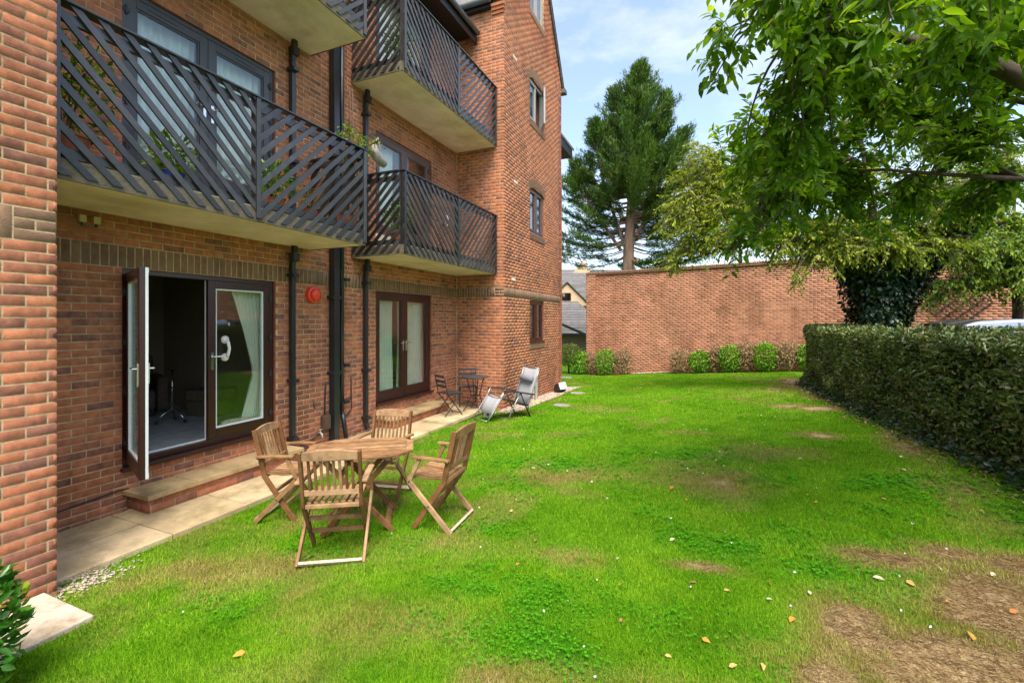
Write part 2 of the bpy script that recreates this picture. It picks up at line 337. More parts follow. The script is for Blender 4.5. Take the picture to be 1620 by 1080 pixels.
def clover(x, y):
    d = np.zeros_like(np.asarray(x, float))
    for cx, cy, rx, ry in CLO: d = np.maximum(d, np.exp(-(((x-cx)/rx)**2+((y-cy)/ry)**2)))
    n = .45*vnoise(x, y, 1.3, 21)+.3*vnoise(x, y, 4, 22)+.25*vnoise(x, y, 12, 23)
    return np.clip((d*.35+n*1.6-1.0)*1.6, 0, 1)
gx = axis(-150, 150, -6, 5, .1); gy = axis(-60, 300, .4, 21.5, .1)
GX, GY = np.meshgrid(gx, gy, indexing='ij'); GZ = gz(GX, GY)
GZ = np.where(GX < -4.45, np.minimum(GZ, -.10), GZ)
nx, ny = GX.shape; ii = (np.arange(nx-1)[:, None]*ny+np.arange(ny-1)[None, :]).ravel()
me = npmesh('lawn', np.stack([GX, GY, GZ], -1).reshape(-1, 3), np.stack([ii, ii+ny, ii+ny+1, ii+1], -1), dry=dryness(GX, GY).ravel(), clo=clover(GX, GY).ravel())
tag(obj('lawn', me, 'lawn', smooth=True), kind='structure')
# asphalt of the car park behind the hedge
cpx = np.linspace(3.55, 24, 24); cpy = np.linspace(-6, 17, 24); CX, CY = np.meshgrid(cpx, cpy, indexing='ij')
ii = (np.arange(23)[:, None]*24+np.arange(23)[None, :]).ravel()
tag(obj('car_park', npmesh('car_park', np.stack([CX, CY, gz(CX, CY)+.02], -1).reshape(-1, 3), np.stack([ii, ii+24, ii+25, ii+1], -1)), 'asphalt', smooth=True), kind='structure')

# paving along the building: one bed, single flagstones laid on it
path = MB().box(XF+.02, -4.47, Y0+.01, 9.3, -.3, -.028).build('path', 'gravel_bed'); tag(path, kind='structure')
yy = Y0+.02; k = 0
while yy < 9.25:
    ln = [.86, .74, .92, .66, .9][k % 5]; e = min(yy+ln, 9.28)
    for (xa, xb) in ([(-5.44, -4.44)] if k % 3 else [(-5.44, -4.96), (-4.948, -4.44)]):
        me = MB().box(xa+random.uniform(0, .012), xb-random.uniform(0, .012), yy, e-.012, -.06, random.uniform(-.004, .003)).mesh('flagstone')
        at = me.attributes.new('tone', 'FLOAT', 'FACE'); at.data.foreach_set('value', [random.random()]*6)
        o = obj('flagstone', me, 'flagstone', path); b = o.modifiers.new('bevel', 'BEVEL'); b.width = .006; b.segments = 2
    yy = e; k += 1

# ------------------------------------------------------------------ brickwork
def brick_faces(B, bevel):
    """B: (n,7) u0 u1 z0 z1 d0(back) d1(front) tone -> verts in (u, d, z) and quads"""
    n = len(B); u0, u1, z0, z1, d0, d1 = (B[:, i] for i in range(6)); c = .0016 if bevel else 0
    def ring(u0, u1, z0, z1, d): return np.stack([np.stack([u0, d, z0], -1), np.stack([u1, d, z0], -1), np.stack([u1, d, z1], -1), np.stack([u0, d, z1], -1)], 1)
    if bevel: V = np.concatenate([ring(u0, u1, z0, z1, d0), ring(u0, u1, z0, z1, d1-.0014), ring(u0+c, u1-c, z0+c, z1-c, d1)], 1); m = 3
    else: V = np.concatenate([ring(u0, u1, z0, z1, d0), ring(u0, u1, z0, z1, d1)], 1); m = 2
    q = []
    for r in range(m-1):
        for j in range(4): q.append((r*4+j, r*4+(j+1) % 4, r*4+4+(j+1) % 4, r*4+4+j))
    t = (m-1)*4; q.append((t, t+1, t+2, t+3)); q = np.array(q)
    F = (np.arange(n)[:, None, None]*(m*4)+q[None]).reshape(-1, 4)
    return V.reshape(-1, 3), F, np.repeat(B[:, 6], len(q))
class Wall:
    """u runs along the wall, d outwards; P(u,d,z) gives world points"""
    def __init__(s, ox, oy, ux, uy, nx_, ny_): s.o = np.array([ox, oy]); s.u = np.array([ux, uy]); s.n = np.array([nx_, ny_]); s.flip = (ux*ny_-uy*nx_) < 0
    def P(s, V):
        V = np.asarray(V, float); xy = s.o+V[:, :1]*s.u+V[:, 1:2]*s.n; return np.concatenate([xy, V[:, 2:3]], 1)
    def F(s, F): return F if s.flip else F[:, ::-1]
def lay(u0, u1, z0, z1, holes, bands=(), uclip=None, phase=0., soldier_ends=(None, None)):
    """running bond; returns (bricks, band bricks)"""
    out, brown = [], []
    k0 = round(z0/.075); k1 = int(math.ceil(z1/.075-1e-6))
    for k in range(k0, k1):
        za, zb = k*.075+.005, k*.075+.07
        if any(a-.001 <= k*.075 and (k+1)*.075 <= b+.001 for a, b in bands): continue
        lo, hi = (u0, u1) if uclip is None else uclip(zb)
        lo = max(lo, u0); hi = min(hi, u1)
        if hi-lo < .05: continue
        st = u0+phase-(.1125 if k % 2 else 0.)-.225
        j = 0
        while st < hi:
            a, b = st+.005, st+.22; st += .225
            a = max(a, lo); b = min(b, hi)
            segs = [(a, b)] if b-a > .03 else []
            for (ha, hb, hz0, hz1) in holes:
                if zb > hz0+.02 and za < hz1-.02:
                    ns = []
                    for (p, q) in segs:
                        if q <= ha or p >= hb: ns.append((p, q)); continue
                        if ha-p > .03: ns.append((p, ha))
                        if q-hb > .03: ns.append((hb, q))
                    segs = ns
            for (p, q) in segs:
                jz = random.uniform(-.0012, .0012)
                out.append((p+random.uniform(-.001, .001), q+random.uniform(-.001, .001), za+jz, zb+jz+random.uniform(-.001, .001), -.02, random.uniform(-.0008, .0004), random.random()))
    for (za, zb) in bands:
        a, b = u0, u1
        for end, side in ((soldier_ends[0], 0), (soldier_ends[1], 1)):
            if end:
                ea = u0 if side == 0 else u1-.225
                for r in range(3):
                    cuts = [(ea+.005, ea+.22)] if r != 1 else [(ea+.005, ea+.107), (ea+.117, ea+.22)]
                    for p, q in cuts: brown.append((p, q, za+r*.075+.005, za+r*.075+.07, -.02, random.uniform(-.0008, .0004), random.random()))
                if side == 0: a = u0+.225
                else: b = u1-.225
        m = int(round((b-a)/.075)); w = (b-a)/max(m, 1)
        for i in range(m): brown.append((a+i*w+.005, a+(i+1)*w-.005, za+.005, zb-.005, -.02, random.uniform(-.0008, .0004), random.random()))
    return out, brown
def backing(wall, u0, u1, z0, z1, holes, depth=.28, uclip=None, top=None, mm='mortar'):
    """mortar body of a wall with real openings"""
    us = sorted({u0, u1, *[h for q in holes for h in q[:2]]}); zs = sorted({z0, z1, *[h for q in holes for h in q[2:]]})
    us = [u for u in us if u0 <= u <= u1]; zs = [z for z in zs if z0 <= z <= z1]
    V, F, rev = [], [], []
    def quad(*p): k = len(V); V.extend(p); F.append((k, k+1, k+2, k+3))
    d = -.0018; e = -depth
    solid = lambda i, j: 0 <= i < len(us)-1 and 0 <= j < len(zs)-1 and not any(h[0] <= us[i]+1e-6 and us[i+1] <= h[1]+1e-6 and h[2] <= zs[j]+1e-6 and zs[j+1] <= h[3]+1e-6 for h in holes)
    for i in range(len(us)-1):
        for j in range(len(zs)-1):
            if not solid(i, j): continue
            a, b, p, q = us[i], us[i+1], zs[j], zs[j+1]
            quad((a, d, p), (b, d, p), (b, d, q), (a, d, q)); quad((b, e, p), (a, e, p), (a, e, q), (b, e, q))
            n0 = len(F)
            if not solid(i-1, j): quad((a, e, p), (a, d, p), (a, d, q), (a, e, q))
            if not solid(i+1, j): quad((b, d, p), (b, e, p), (b, e, q), (b, d, q))
            if not solid(i, j-1): quad((a, e, p), (b, e, p), (b, d, p), (a, d, p))
            if not solid(i, j+1): quad((a, d, q), (b, d, q), (b, e, q), (a, e, q))
            rev.extend(range(n0, len(F)))
    if top:   # gable triangle (ua, ub, apex)
        (ta, tb, tz) = top; k = len(V); um = (ta+tb)/2
        V += [(ta, d, z1), (tb, d, z1), (um, d, tz), (ta, e, z1), (tb, e, z1), (um, e, tz)]
        F += [(k, k+1, k+2, k+2), (k+4, k+3, k+5, k+5), (k+1, k+4, k+5, k+2), (k+3, k, k+2, k+5)]
    F = [[i for n_, i in enumerate(f) if i not in f[:n_]] for f in F]
    P = wall.P(np.array(V)); fl = [f if wall.flip else f[::-1] for f in F]
    me = bpy.data.meshes.new('wall'); me.from_pydata([tuple(p) for p in P], [], fl); me.update()
    me.materials.append(MATS[mm]); me.materials.append(MATS['brick' if mm == 'mortar' else 'brick_wall_far'])
    for i in rev: me.polygons[i].material_index = 1
    return me
def joined(wall, bricks, name, m, parent, bevel=False):
    if not bricks: return None
    V, F, T = brick_faces(np.array(bricks), bevel); o = obj(name, npmesh(name, wall.P(V), wall.F(F), tone=T), m, parent); o['kind'] = 'stuff'; return o
def singles(wall, bricks, m, parent, name='brick'):
    for b in bricks:
        V, F, T = brick_faces(np.array([b]), True); obj(name, npmesh(name, wall.P(V), wall.F(F), tone=T), m, parent)

bld = empty('apartment_building', (XF, 5.6, 0)); bld.location = (0, 0, 0)
tag(bld, 'red brick apartment block with slatted black timber balconies and a gabled wing', 'building')
BAND = [(2.475, 2.70)]
DOORS = [(2.73, 4.545), (6.64, 8.46)]          # along Y
DZ = [(.40, 2.475), (3.42, 5.40), (6.35, 8.325)]
# recessed facade
wf = Wall(XF, 0, 0, 1, 1, 0); holes = [(a, b, z0, z1) for (a, b) in DOORS for (z0, z1) in DZ]
main_wall = obj('main_wall', backing(wf, Y0-.25, Y1+.25, -.2, 8.75, holes), 'mortar', bld)
bricks, brown = lay(Y0, Y1, -.15, 8.7, holes, BAND, phase=.045)
near = [b for b in bricks if b[1] < 2.74 and 0 < b[2] < 2.5]; rest = [b for b in bricks if not (b[1] < 2.74 and 0 < b[2] < 2.5)]
singles(wf, near, 'brick', main_wall); joined(wf, rest, 'brickwork', 'brick', main_wall, True)
nb = [b for b in brown if b[1] < 4.6]; singles(wf, nb, 'brick_brown', main_wall, 'soldier_brick'); joined(wf, [b for b in brown if b[1] >= 4.6], 'soldier_course', 'brick_brown', main_wall)
# near wing: the pier at the edge of the picture
wp = Wall(XW, 0, 0, 1, 1, 0)
pier = obj('near_wing_wall', backing(wp, -4, Y0-.008, -.3, 9.4, [], .3), 'mortar', bld)
bricks, brown = lay(-1.483, Y0, -.225, 9.4, [], BAND, soldier_ends=(None, 1), phase=0)
sel = [b for b in bricks if b[1] > 1.35 and 0 <= b[2] < 5.2]; sid = set(map(id, sel))
singles(wp, sel, 'brick', pier); joined(wp, [b for b in bricks if id(b) not in sid], 'brickwork', 'brick', pier, True)
singles(wp, [b for b in brown if b[1] > 1.2], 'brick_brown', pier, 'soldier_brick'); joined(wp, [b for b in brown if b[1] <= 1.2], 'soldier_course', 'brick_brown', pier)
wpr = Wall(0, Y0, 1, 0, 0, 1)
prw = obj('near_wing_return', backing(wpr, XF, XW-.01, -.3, 9.4, [], .3), 'mortar', bld)
bricks, brown = lay(XF, XW, -.225, 9.4, [], BAND); joined(wpr, bricks, 'brickwork', 'brick', prw); joined(wpr, brown, 'soldier_course', 'brick_brown', prw)
# return wall of the far wing
wr = Wall(0, Y1, 1, 0, 0, -1)
rw = obj('far_wing_return', backing(wr, XF-.2, XW-.01, -.4, 9.2, [], .28), 'mortar', bld)
bricks, brown = lay(XF+.01, XW, -.375, 9.15, [], BAND, soldier_ends=(None, 1), phase=.02); joined(wr, bricks, 'brickwork', 'brick', rw, True); joined(wr, brown, 'soldier_course', 'brick_brown', rw)
cor = MB()
for i in range(3): cor.box(XW-.30+.0, XW+.012*i+.006, Y1-.03*(i+1), Y1+.02, 9.0+i*.075+.004, 9.0+i*.075+.07)
cor.build('corbel', 'brick', bld)
# front of the far wing, with its gable
WIN = (11.22, 12.34); WZ = [(1.35, 2.475), (4.275, 5.475), (7.275, 8.40), (10.2, 11.475)]
ww = Wall(XW, 0, 0, 1, 1, 0); holes = [(WIN[0], WIN[1], a, b) for a, b in WZ]
EZ = 9.45; APEX = EZ+2.25*1.5
gab = lambda z: (Y1, Y2) if z <= EZ else (Y1+(z-EZ)/1.5, Y2-(z-EZ)/1.5)
fw = obj('far_wing_front', backing(ww, Y1+.008, Y2-.008, -.6, EZ, holes[:3], .28, top=None), 'mortar', bld)
gt = MB(); gb = []
um = (Y1+Y2)/2
# gable body: mortar triangle split round the attic window
for poly in ([(Y1, EZ), (WIN[0], EZ), (WIN[0], EZ+(WIN[0]-Y1)*1.5)], [(WIN[1], EZ), (Y2, EZ), (WIN[1], EZ+(Y2-WIN[1])*1.5)], [(WIN[0], EZ), (WIN[1], EZ), (WIN[1], WZ[3][0]), (WIN[0], WZ[3][0])],
             [(WIN[0], WZ[3][1]), (WIN[1], WZ[3][1]), (WIN[1], EZ+(Y2-WIN[1])*1.5), (um, APEX), (WIN[0], EZ+(WIN[0]-Y1)*1.5)]):
    gt.prism(poly, 0, XW-.28, XW-.008)
gme = gt.mesh('gable'); fixn(gme); obj('gable', gme, 'mortar', fw)
bricks, brown = lay(Y1, Y2, -.525, APEX, holes, BAND, uclip=gab); joined(ww, bricks, 'brickwork', 'brick', fw); joined(ww, brown, 'soldier_course', 'brick_brown', fw)
wb = MB().box(XW-4, XW, Y2-.3, Y2, -.6, 9.4); wb.build('far_wing_end', 'brick', bld)
# segmental window heads, sills
for (a, b) in WZ:
    if a > 3 and b < 11:
        vou = MB(); n = 15; cx = (WIN[0]+WIN[1])/2; half = .60; rise = .16; rad = (half*half+rise*rise)/(2*rise); cz = b-.09+rise-rad; th = math.asin(half/rad)
        for i in range(n):
            t0 = -th+2*th*i/n+.004; t1 = -th+2*th*(i+1)/n-.004
            pts = [(cx+math.sin(t)*r, cz+math.cos(t)*r) for t, r in ((t0, rad), (t1, rad), (t1, rad+.215), (t0, rad+.215))]
            vou.prism(pts, 0, XW-.03, XW+.008)
        vm = vou.mesh('arch'); fixn(vm); o = obj('arch', vm, 'brick_brown', fw)
        tb = MB(); pts = [(cx+math.sin(t)*r, cz+math.cos(t)*r) for r, ts in ((rad+.004, np.linspace(-th, th, 12)), (rad+.21, np.linspace(th, -th, 12))) for t in ts]
        tm = MB().prism(pts, 0, XW-.06, XW+.003).mesh('arch_mortar'); fixn(tm); obj('arch_mortar', tm, 'mortar', fw)
    if a < 10.5:
        sl = MB()
        for i in range(16): sl.box(XW-.1, XW+.014, WIN[0]-.03+i*.0742, WIN[0]-.03+i*.0742+.066, a-.17, a-.015)
        sl.build('sill', 'brick_brown', fw)

# ------------------------------------------------------------------ windows and doors
def window(wall_x, y0, y1, z0, z1, m, parent, ajar=False):
    w = empty('window', parent=parent); x1, x0 = wall_x-.05, wall_x-.12; t = .065; ym = (y0+y1)/2
    f = MB(); f.box(x0, x1, y0, y0+t, z0, z1).box(x0, x1, y1-t, y1, z0, z1).box(x0, x1, y0+t, y1-t, z1-t, z1).box(x0, x1, y0+t, y1-t, z0, z0+t).box(x0, x1, ym-t/2, ym+t/2, z0+t, z1-t)
    f.build('frame', m, w, .004)
    for a, b, op in ((y0+t, ym-t/2, False), (ym+t/2, y1-t, ajar)):
        s = .045; sm = MB(); xa, xb = x0+.012, x1+.012
        if not op:
            sm.box(xa, xb, a, a+s, z0+t, z1-t).box(xa, xb, b-s, b, z0+t, z1-t).box(xa, xb, a+s, b-s, z1-t-s, z1-t).box(xa, xb, a+s, b-s, z0+t, z0+t+s)
            sm.build('sash', m, w, .003); MB().box(xa+.02, xa+.03, a+s, b-s, z0+t+s, z1-t-s).build('pane', 'glass_dark', w)
        else:   # casement swung outwards
            L = b-a; sm.box(0, L, -.025, .025, z0+t, z0+t+s).box(0, L, -.025, .025, z1-t-s, z1-t).box(0, s, -.025, .025, z0+t+s, z1-t-s).box(L-s, L, -.025, .025, z0+t+s, z1-t-s)
            o = sm.build('sash', m, w, .003); o.location = (x1+.02, b-.02, 0); o.rotation_euler = (0, 0, R(-62))
            p = MB().box(s, L-s, -.005, .005, z0+t+s, z1-t-s).build('pane', 'glass_dark', w); p.location = o.location; p.rotation_euler = o.rotation_euler
    if z0 < 2: MB().box(x0, wall_x+.035, y0-.01, y1+.01, z0-.012, z0+.02).build('cill', m, w, .003)
    return w
for i, (a, b) in enumerate(WZ): window(XW, WIN[0], WIN[1], a, b, ['upvc_brown', 'upvc_rosewood', 'upvc_pale', 'upvc_pale'][i], bld, ajar=(i == 2))
for i, (a, b) in enumerate(WZ[:3]):     # what stands behind the wing windows: a dark room with a blind
    MB().box(XW-1.6, XW-1.5, WIN[0]-.6, WIN[1]+.6, a-.6, b+.3).build('room_wall', 'room_wall', bld)
for i, (a, b) in enumerate(((WZ[0]), (WZ[1]))):
    bl = MB()
    for k in range(26 if i == 0 else 8): z = b-.08-k*.038; bl.box(XW-.19, XW-.15, WIN[0]+.07, WIN[1]-.07, z-.014, z+.012)
    tag(bl.build('window_blind', 'net_curtain'), ['pale slatted blind inside the ground floor window of the gabled wing', 'short pale blind inside the first floor window of the gabled wing'][i], 'blind')

def leaf(w, h, m, handle_side, name='door_leaf', parent=None, white=True, glass='glass_door', bead='upvc_white'):
    """door leaf in local x 0..w (hinge at 0), y = thickness (outside is -y), z 0..h"""
    s = .095; root = MB().box(0, s, -.03, .03, 0, h).box(w-s, w, -.03, .03, 0, h).box(s, w-s, -.03, .03, h-s, h).box(s, w-s, -.03, .03, 0, s+.03).build(name, m, parent, .005)
    if white: MB().box(.002, w-.002, .031, .04, .002, s*.55).box(.002, w-.002, .031, .04, h-s*.55, h-.002).box(.002, s*.55, .031, .04, s*.55, h-s*.55).box(w-s*.4, w+.003, .014, .036, .002, h-.002).build('inner_face', 'upvc_white', root)
    MB().box(s-.002, w-s+.002, -.006, .006, s+.028, h-s+.002).build('pane', glass, root)
    g = .018; MB().box(s, s+g, -.018, .018, s+.03, h-s).box(w-s-g, w-s, -.018, .018, s+.03, h-s).box(s+g, w-s-g, -.018, .018, h-s-g, h-s).box(s+g, w-s-g, -.018, .018, s+.03, s+.03+g).build('glazing_bead', bead, root)
    hx = w-.045 if handle_side else .045; sg = -1 if handle_side else 1
    hd = MB(); hd.box(hx-.016, hx+.016, -.042, -.03, h*.5-.12, h*.5+.09).tube([(hx, -.04, h*.5+.04), (hx, -.075, h*.5+.04)], .009).tube([(hx, -.072, h*.5+.04), (hx+sg*.11, -.072, h*.5+.04)], .009)
    hd.box(hx-.014, hx+.014, .04, .05, h*.5-.1, h*.5+.09).tube([(hx, .05, h*.5+.04), (hx, .085, h*.5+.04)], .009).tube([(hx, .08, h*.5+.04), (hx+sg*.11, .08, h*.5+.04)], .009).build('handle', 'chrome', root, smooth=False)
    for q in (.1, .37, .63, .9): MB().tube([(.0, -.04, h*q-.045), (.0, -.04, h*q+.045)], .014).box(-.028, .03, -.045, -.028, h*q-.02, h*q+.02).build('hinge', 'black_metal', root)
    MB().box(w*.25, w*.6, -.038, -.03, h-.055, h-.04).build('trickle_vent', m, root)
    return root
def place_leaf(o, x, y, z, rz, flip=False):
    o.location = (x, y, z); o.rotation_euler = (0, 0, rz)
    return o
def french(y0, y1, z0, z1, m, open_=False, cill=True, glass='glass_door', bead=None):
    fr = empty('door_frame', parent=bld); t = .055; xo = XF-.04; xi = XF-.115
    MB().box(xi, xo, y0, y0+t, z0, z1).box(xi, xo, y1-t, y1, z0, z1).box(xi, xo, y0+t, y1-t, z1-t, z1).box(xi, xo, y0+t, y1-t, z0, z0+t).build('frame', m, fr, .004)
    if cill: MB().box(xi, XF+.05, y0-.015, y1+.015, z0-.045, z0-.004).build('cill', m, fr, .004)
    MB().box(xi-.012, xi-.001, y0+t, y1-t, z0+.03, z0+t+.015).build('threshold', 'upvc_white', fr)
    w = (y1-y0-2*t)/2-.002; h = z1-z0-2*t; z = z0+t
    bead = bead or m
    # leaf whose hinge is at the far jamb (y1): local +x runs to -Y, outside (-y local) must be +X
    a = leaf(w, h, m, True, 'door', bld, True, glass, bead); a.scale = (1, 1, 1)
    place_leaf(a, xo-.035, y1-t, z, R(-90)); mirror_y(a)
    b = leaf(w, h, m, True, 'door', bld, True, glass, bead)
    if open_: place_leaf(b, xo+.03, y0+t+.01, z, R(90-110))
    else: place_leaf(b, xo-.035, y0+t, z, R(90))
    return a, b
def mirror_y(o):
    """turn a leaf inside out so that its outer side faces the garden when hung from the other jamb"""
    for q in [o]+list(o.children):
        me = q.data; n = len(me.vertices); co = np.empty(n*3, np.float32); me.vertices.foreach_get('co', co); co[1::3] *= -1; me.vertices.foreach_set('co', co); me.flip_normals(); me.update()
for fl, (z0, z1) in enumerate(DZ):
    for bay, (y0, y1) in enumerate(DOORS):
        m = [['upvc_brown', 'upvc_brown'], ['upvc_grey', 'upvc_rosewood'], ['upvc_grey', 'upvc_grey']][fl][bay]
        french(y0, y1, z0+.02 if fl == 0 else z0+.1, z1, m, open_=(fl == 0 and bay == 0), cill=(fl == 0), bead='upvc_white' if (fl, bay) == (0, 0) else None)
        if fl: MB().box(XF-.1, XF+.012, y0-.02, y1+.02, z0-.3, z0+.097).build('upstand', 'upstand', bld)
# rooms behind the doors
for fl, (z0, z1) in enumerate(DZ):
    for bay, (y0, y1) in enumerate(DOORS):
        z = z0+.02; h = 2.35; yA, yB = (1.75, 5.2) if bay == 0 else (6.0, 9.4); xA = XF-.285; xE = -9.2
        rm = MB().box(xE, xA, yA, yB, z-.06, z); o = rm.build('room_floor', 'carpet'); tag(o, kind='structure')
        rm = MB().box(xE-.1, xE, yA, yB, z, z+h).box(xE, xA, yA-.1, yA, z, z+h).box(xE, xA, yB, yB+.1, z, z+h).box(xE, xA, yA, yB, z+h, z+h+.08); o = rm.build('room_walls', 'room_wall'); tag(o, kind='structure')
def curtain(x, y0, y1, z0, z1, m, label, waves, amp=.035, taper=None, name='curtain'):
    nu, nz = max(24, waves*8), 14; V = []
    for j in range(nz+1):
        f = j/nz
        for i in range(nu+1):
            s = i/nu; a, b = y0, y1
            if taper: a, b = taper(f)
            V.append((x+amp*math.sin(s*waves*2*PI+.4*math.sin(3*f))*(.5+.5*f)+.012*math.sin(9*s+5*f), a+(b-a)*s, z1+(z0-z1)*f))
    i = np.array([j*(nu+1)+k for j in range(nz) for k in range(nu)])
    return tag(obj(name, npmesh(name, np.array(V), np.stack([i, i+1, i+nu+2, i+nu+1], -1)), m, smooth=True), label, 'curtain')
curtain(XF-.22, 3.9, 4.5, .5, 2.42, 'curtain', 'pale tied-back curtain inside the right leaf of the open patio doors', 7, .04, lambda f: (4.02+.36*min(1, f*1.6) if f < .62 else 4.38-.22*(f-.62)/.38, 4.48))
curtain(XF-.2, 6.7, 7.36, .5, 2.42, 'net_curtain', 'white net curtain behind the left pane of the closed patio doors', 8)
curtain(XF-.2, 7.5, 8.42, .5, 2.42, 'net_curtain', 'cream net curtain behind the right pane of the closed patio doors', 9)
curtain(XF-.22, 2.8, 3.58, 3.55, 5.36, 'curtain', 'white curtain behind the left pane of the grey first floor doors', 8)
curtain(XF-.22, 3.7, 4.5, 3.55, 5.36, 'curtain', 'white curtain behind the right pane of the grey first floor doors', 8)
curtain(XF-.22, 6.7, 7.4, 3.55, 5.36, 'curtain', 'white curtain behind the left pane of the rosewood first floor doors', 8)
curtain(XF-.22, 6.8, 8.4, 6.5, 8.3, 'curtain', 'white curtain behind the top floor balcony doors', 12)
# things inside the open room
t = empty('tripod_stand', (-7.3, 4.24, .42)); tag(t, 'slim chrome tripod stand on the carpet inside the open door', 'stand')
MB().tube([(0, 0, .16), (0, 0, .78)], .011).build('pole', 'chrome', t, smooth=True); MB().tube([(0, 0, .5), (0, 0, .53)], .018).build('collar', 'black_metal', t)
for k in range(3):
    a = R(20+120*k); MB().tube([(0, 0, .2), (.12*math.cos(a), .12*math.sin(a), .13), (.2*math.cos(a), .2*math.sin(a), .04)], .011).build('leg', 'chrome', t, smooth=True); MB().lathe([(.02, 0), (.024, .02), (.02, .04)], (.2*math.cos(a), .2*math.sin(a), 0), 10).build('foot', 'black_metal', t)
MB().box(-.05, .05, -.04, .04, .78, .80).build('tray', 'black_metal', t, .006)
t = empty('armchair', (-8.45, 4.2, .42), R(-20)); tag(t, 'dark brown upholstered armchair in the room behind the open door', 'armchair')
MB().box(-.35, .4, -.35, .35, .12, .42).build('seat', 'dark_fabric', t, .05); MB().box(-.5, -.3, -.42, .42, .12, .95).build('backrest', 'dark_fabric', t, .06)
for s in (-1, 1): MB().box(-.4, .4, s*.44-.08, s*.44+.08, .1, .62).build('arm', 'dark_fabric', t, .05)
for sx in (-.3, .3):
    for sy in (-.3, .3): MB().box(sx-.03, sx+.03, sy-.03, sy+.03, 0, .12).build('foot', 'black_wood', t)
t = empty('storage_basket', (-7.35, 4.85, .42), R(12)); tag(t, 'brown woven storage box standing on the carpet beside the chrome stand', 'basket')
MB().box(-.26, .26, -.2, .2, 0, .24).build('body', 'wicker', t, .02); MB().box(-.28, .28, -.22, .22, .245, .42).build('lid', 'wicker', t, .03)
t = MB().tube([(0, -.24, 0), (0, -.2, 0), (0, .2, 0), (0, .24, 0)], [.04, .075, .075, .04], 16).build('draught_cushion', 'patterned_fabric', loc=(XF-.21, 4.15, .565), smooth=True)
tag(t, 'rolled beige patterned cushion lying against the glass of the patio door', 'cushion')
t = empty('grab_handle', (XF-.075+.01, 3.86, 1.58)); tag(t, 'white suction grab handle stuck on the patio door glass', 'grab handle')
Mx = Matrix.Rotation(R(90), 3, 'Y')
for z in (-.11, .11): MB().lathe([(.05, 0), (.05, .008), (.035, .03), (.02, .045)], (.0, 0, z), 16, Mx).build('suction_cup', 'white_plastic', t, smooth=True)
MB().tube([(.03, 0, -.11), (.062, 0, -.075), (.068, .012, 0), (.062, 0, .075), (.03, 0, .11)], [.02, .02, .018, .02, .02], 10).build('grip', 'white_plastic', t, smooth=True)

# ------------------------------------------------------------------ balconies
def clip(poly, lo, hi, ax):
    for sgn, lim in ((1, lo), (-1, -hi)):
        out = []
        for i in range(len(poly)):
            a, b = poly[i], poly[(i+1) % len(poly)]; da, db = sgn*a[ax]-lim, sgn*b[ax]-lim
            if da >= 0: out.append(a)
            if da*db < 0:
                t = da/(da-db); out.append((a[0]+(b[0]-a[0])*t, a[1]+(b[1]-a[1])*t))
        poly = out
        if len(poly) < 3: return None
    return poly
def balcony(y0, y1, zb, end_at_y1, end_at_y0, name='balcony'):
    b = empty(name, parent=bld)
    MB().box(XF+.003, XB-.012, y0, y1, zb, zb+.15).build('slab', 'balcony_soffit', b)
    MB().box(XB-.012, XB+.005, y0-.004, y1+.004, zb-.006, zb+.152).build('slab_edge', 'slab_edge', b, .004)
    for e, y, s in ((end_at_y0, y0, -1), (end_at_y1, y1, 1)):
        if e: MB().box(XF+.004, XB-.013, min(y, y+s*.014), max(y, y+s*.014), zb-.006, zb+.152).build('slab_edge', 'slab_edge', b)
    zt = zb+1.35; ym = (y0+y1)/2; xr = XB-.005
    for y in (y0+.03, ym, y1-.03): MB().box(xr-.06, xr+.036, y-.026, y+.026, zb+.03, zt-.022).build('post', 'slat_wood', b, .004)
    MB().box(xr-.075, xr+.045, y0-.02, y1+.02, zt-.02, zt).build('top_rail', 'slat_wood', b, .004)
    for za in (.17, 1.2):
        MB().box(xr-.045, xr-.005, y0+.06, y1-.06, zb+za, zb+za+.075).build('cross_rail', 'slat_wood', b, .003)
    def panel(a, c, slope, frame):
        w = .053; pitch = .168; zlo, zhi = zb+.03, zt-.022; H = zhi-zlo; hw = w/2*math.sqrt(2); k = a-H-pitch
        k += (pitch*.5)
        while k < c+pitch:
            # slope -1: slat falls as the run coordinate grows
            if slope < 0: poly = [(k-hw, zhi), (k+hw, zhi), (k+H+hw, zlo), (k+H-hw, zlo)]
            else: poly = [(k-hw, zlo), (k+hw, zlo), (k+H+hw, zhi), (k+H-hw, zhi)]
            poly = clip(poly, a, c, 0)
            if poly:
                j = random.uniform(-.002, .002)
                frame(poly, j)
            k += pitch*random.uniform(.97, 1.03)
    def front(poly, j):
        me = MB().prism(poly, 0, xr+.002+j*.3, xr+.022+j).mesh('slat'); fixn(me); obj('slat', me, 'slat_wood', b)
    panel(y0+.0, ym-.028, -1, front); panel(ym+.028, y1-.0, 1, front)
    for e, y, s in ((end_at_y0, y0, -1), (end_at_y1, y1, 1)):
        if not e: continue
        MB().box(XF+.004, xr-.075, y-.045, y+.045, zt-.02, zt).build('top_rail', 'slat_wood', b, .004)
        for za in (.17, 1.2): MB().box(XF+.004, xr-.06, min(y-s*.005, y-s*.045), max(y-s*.005, y-s*.045), zb+za, zb+za+.075).build('cross_rail', 'slat_wood', b)
        def side(poly, j):
            me = MB().prism(poly, 1, min(y+s*.002, y+s*.022+j), max(y+s*.002, y+s*.022+j)).mesh('slat'); fixn(me); obj('slat', me, 'slat_wood', b)
        panel(XF+.02, xr-.06, 1, side)
ZB = (3.0, 5.94)
for zb in ZB:
    balcony(Y0+.03, 5.14, zb, True, False); balcony(6.02, Y1-.03, zb, False, True)

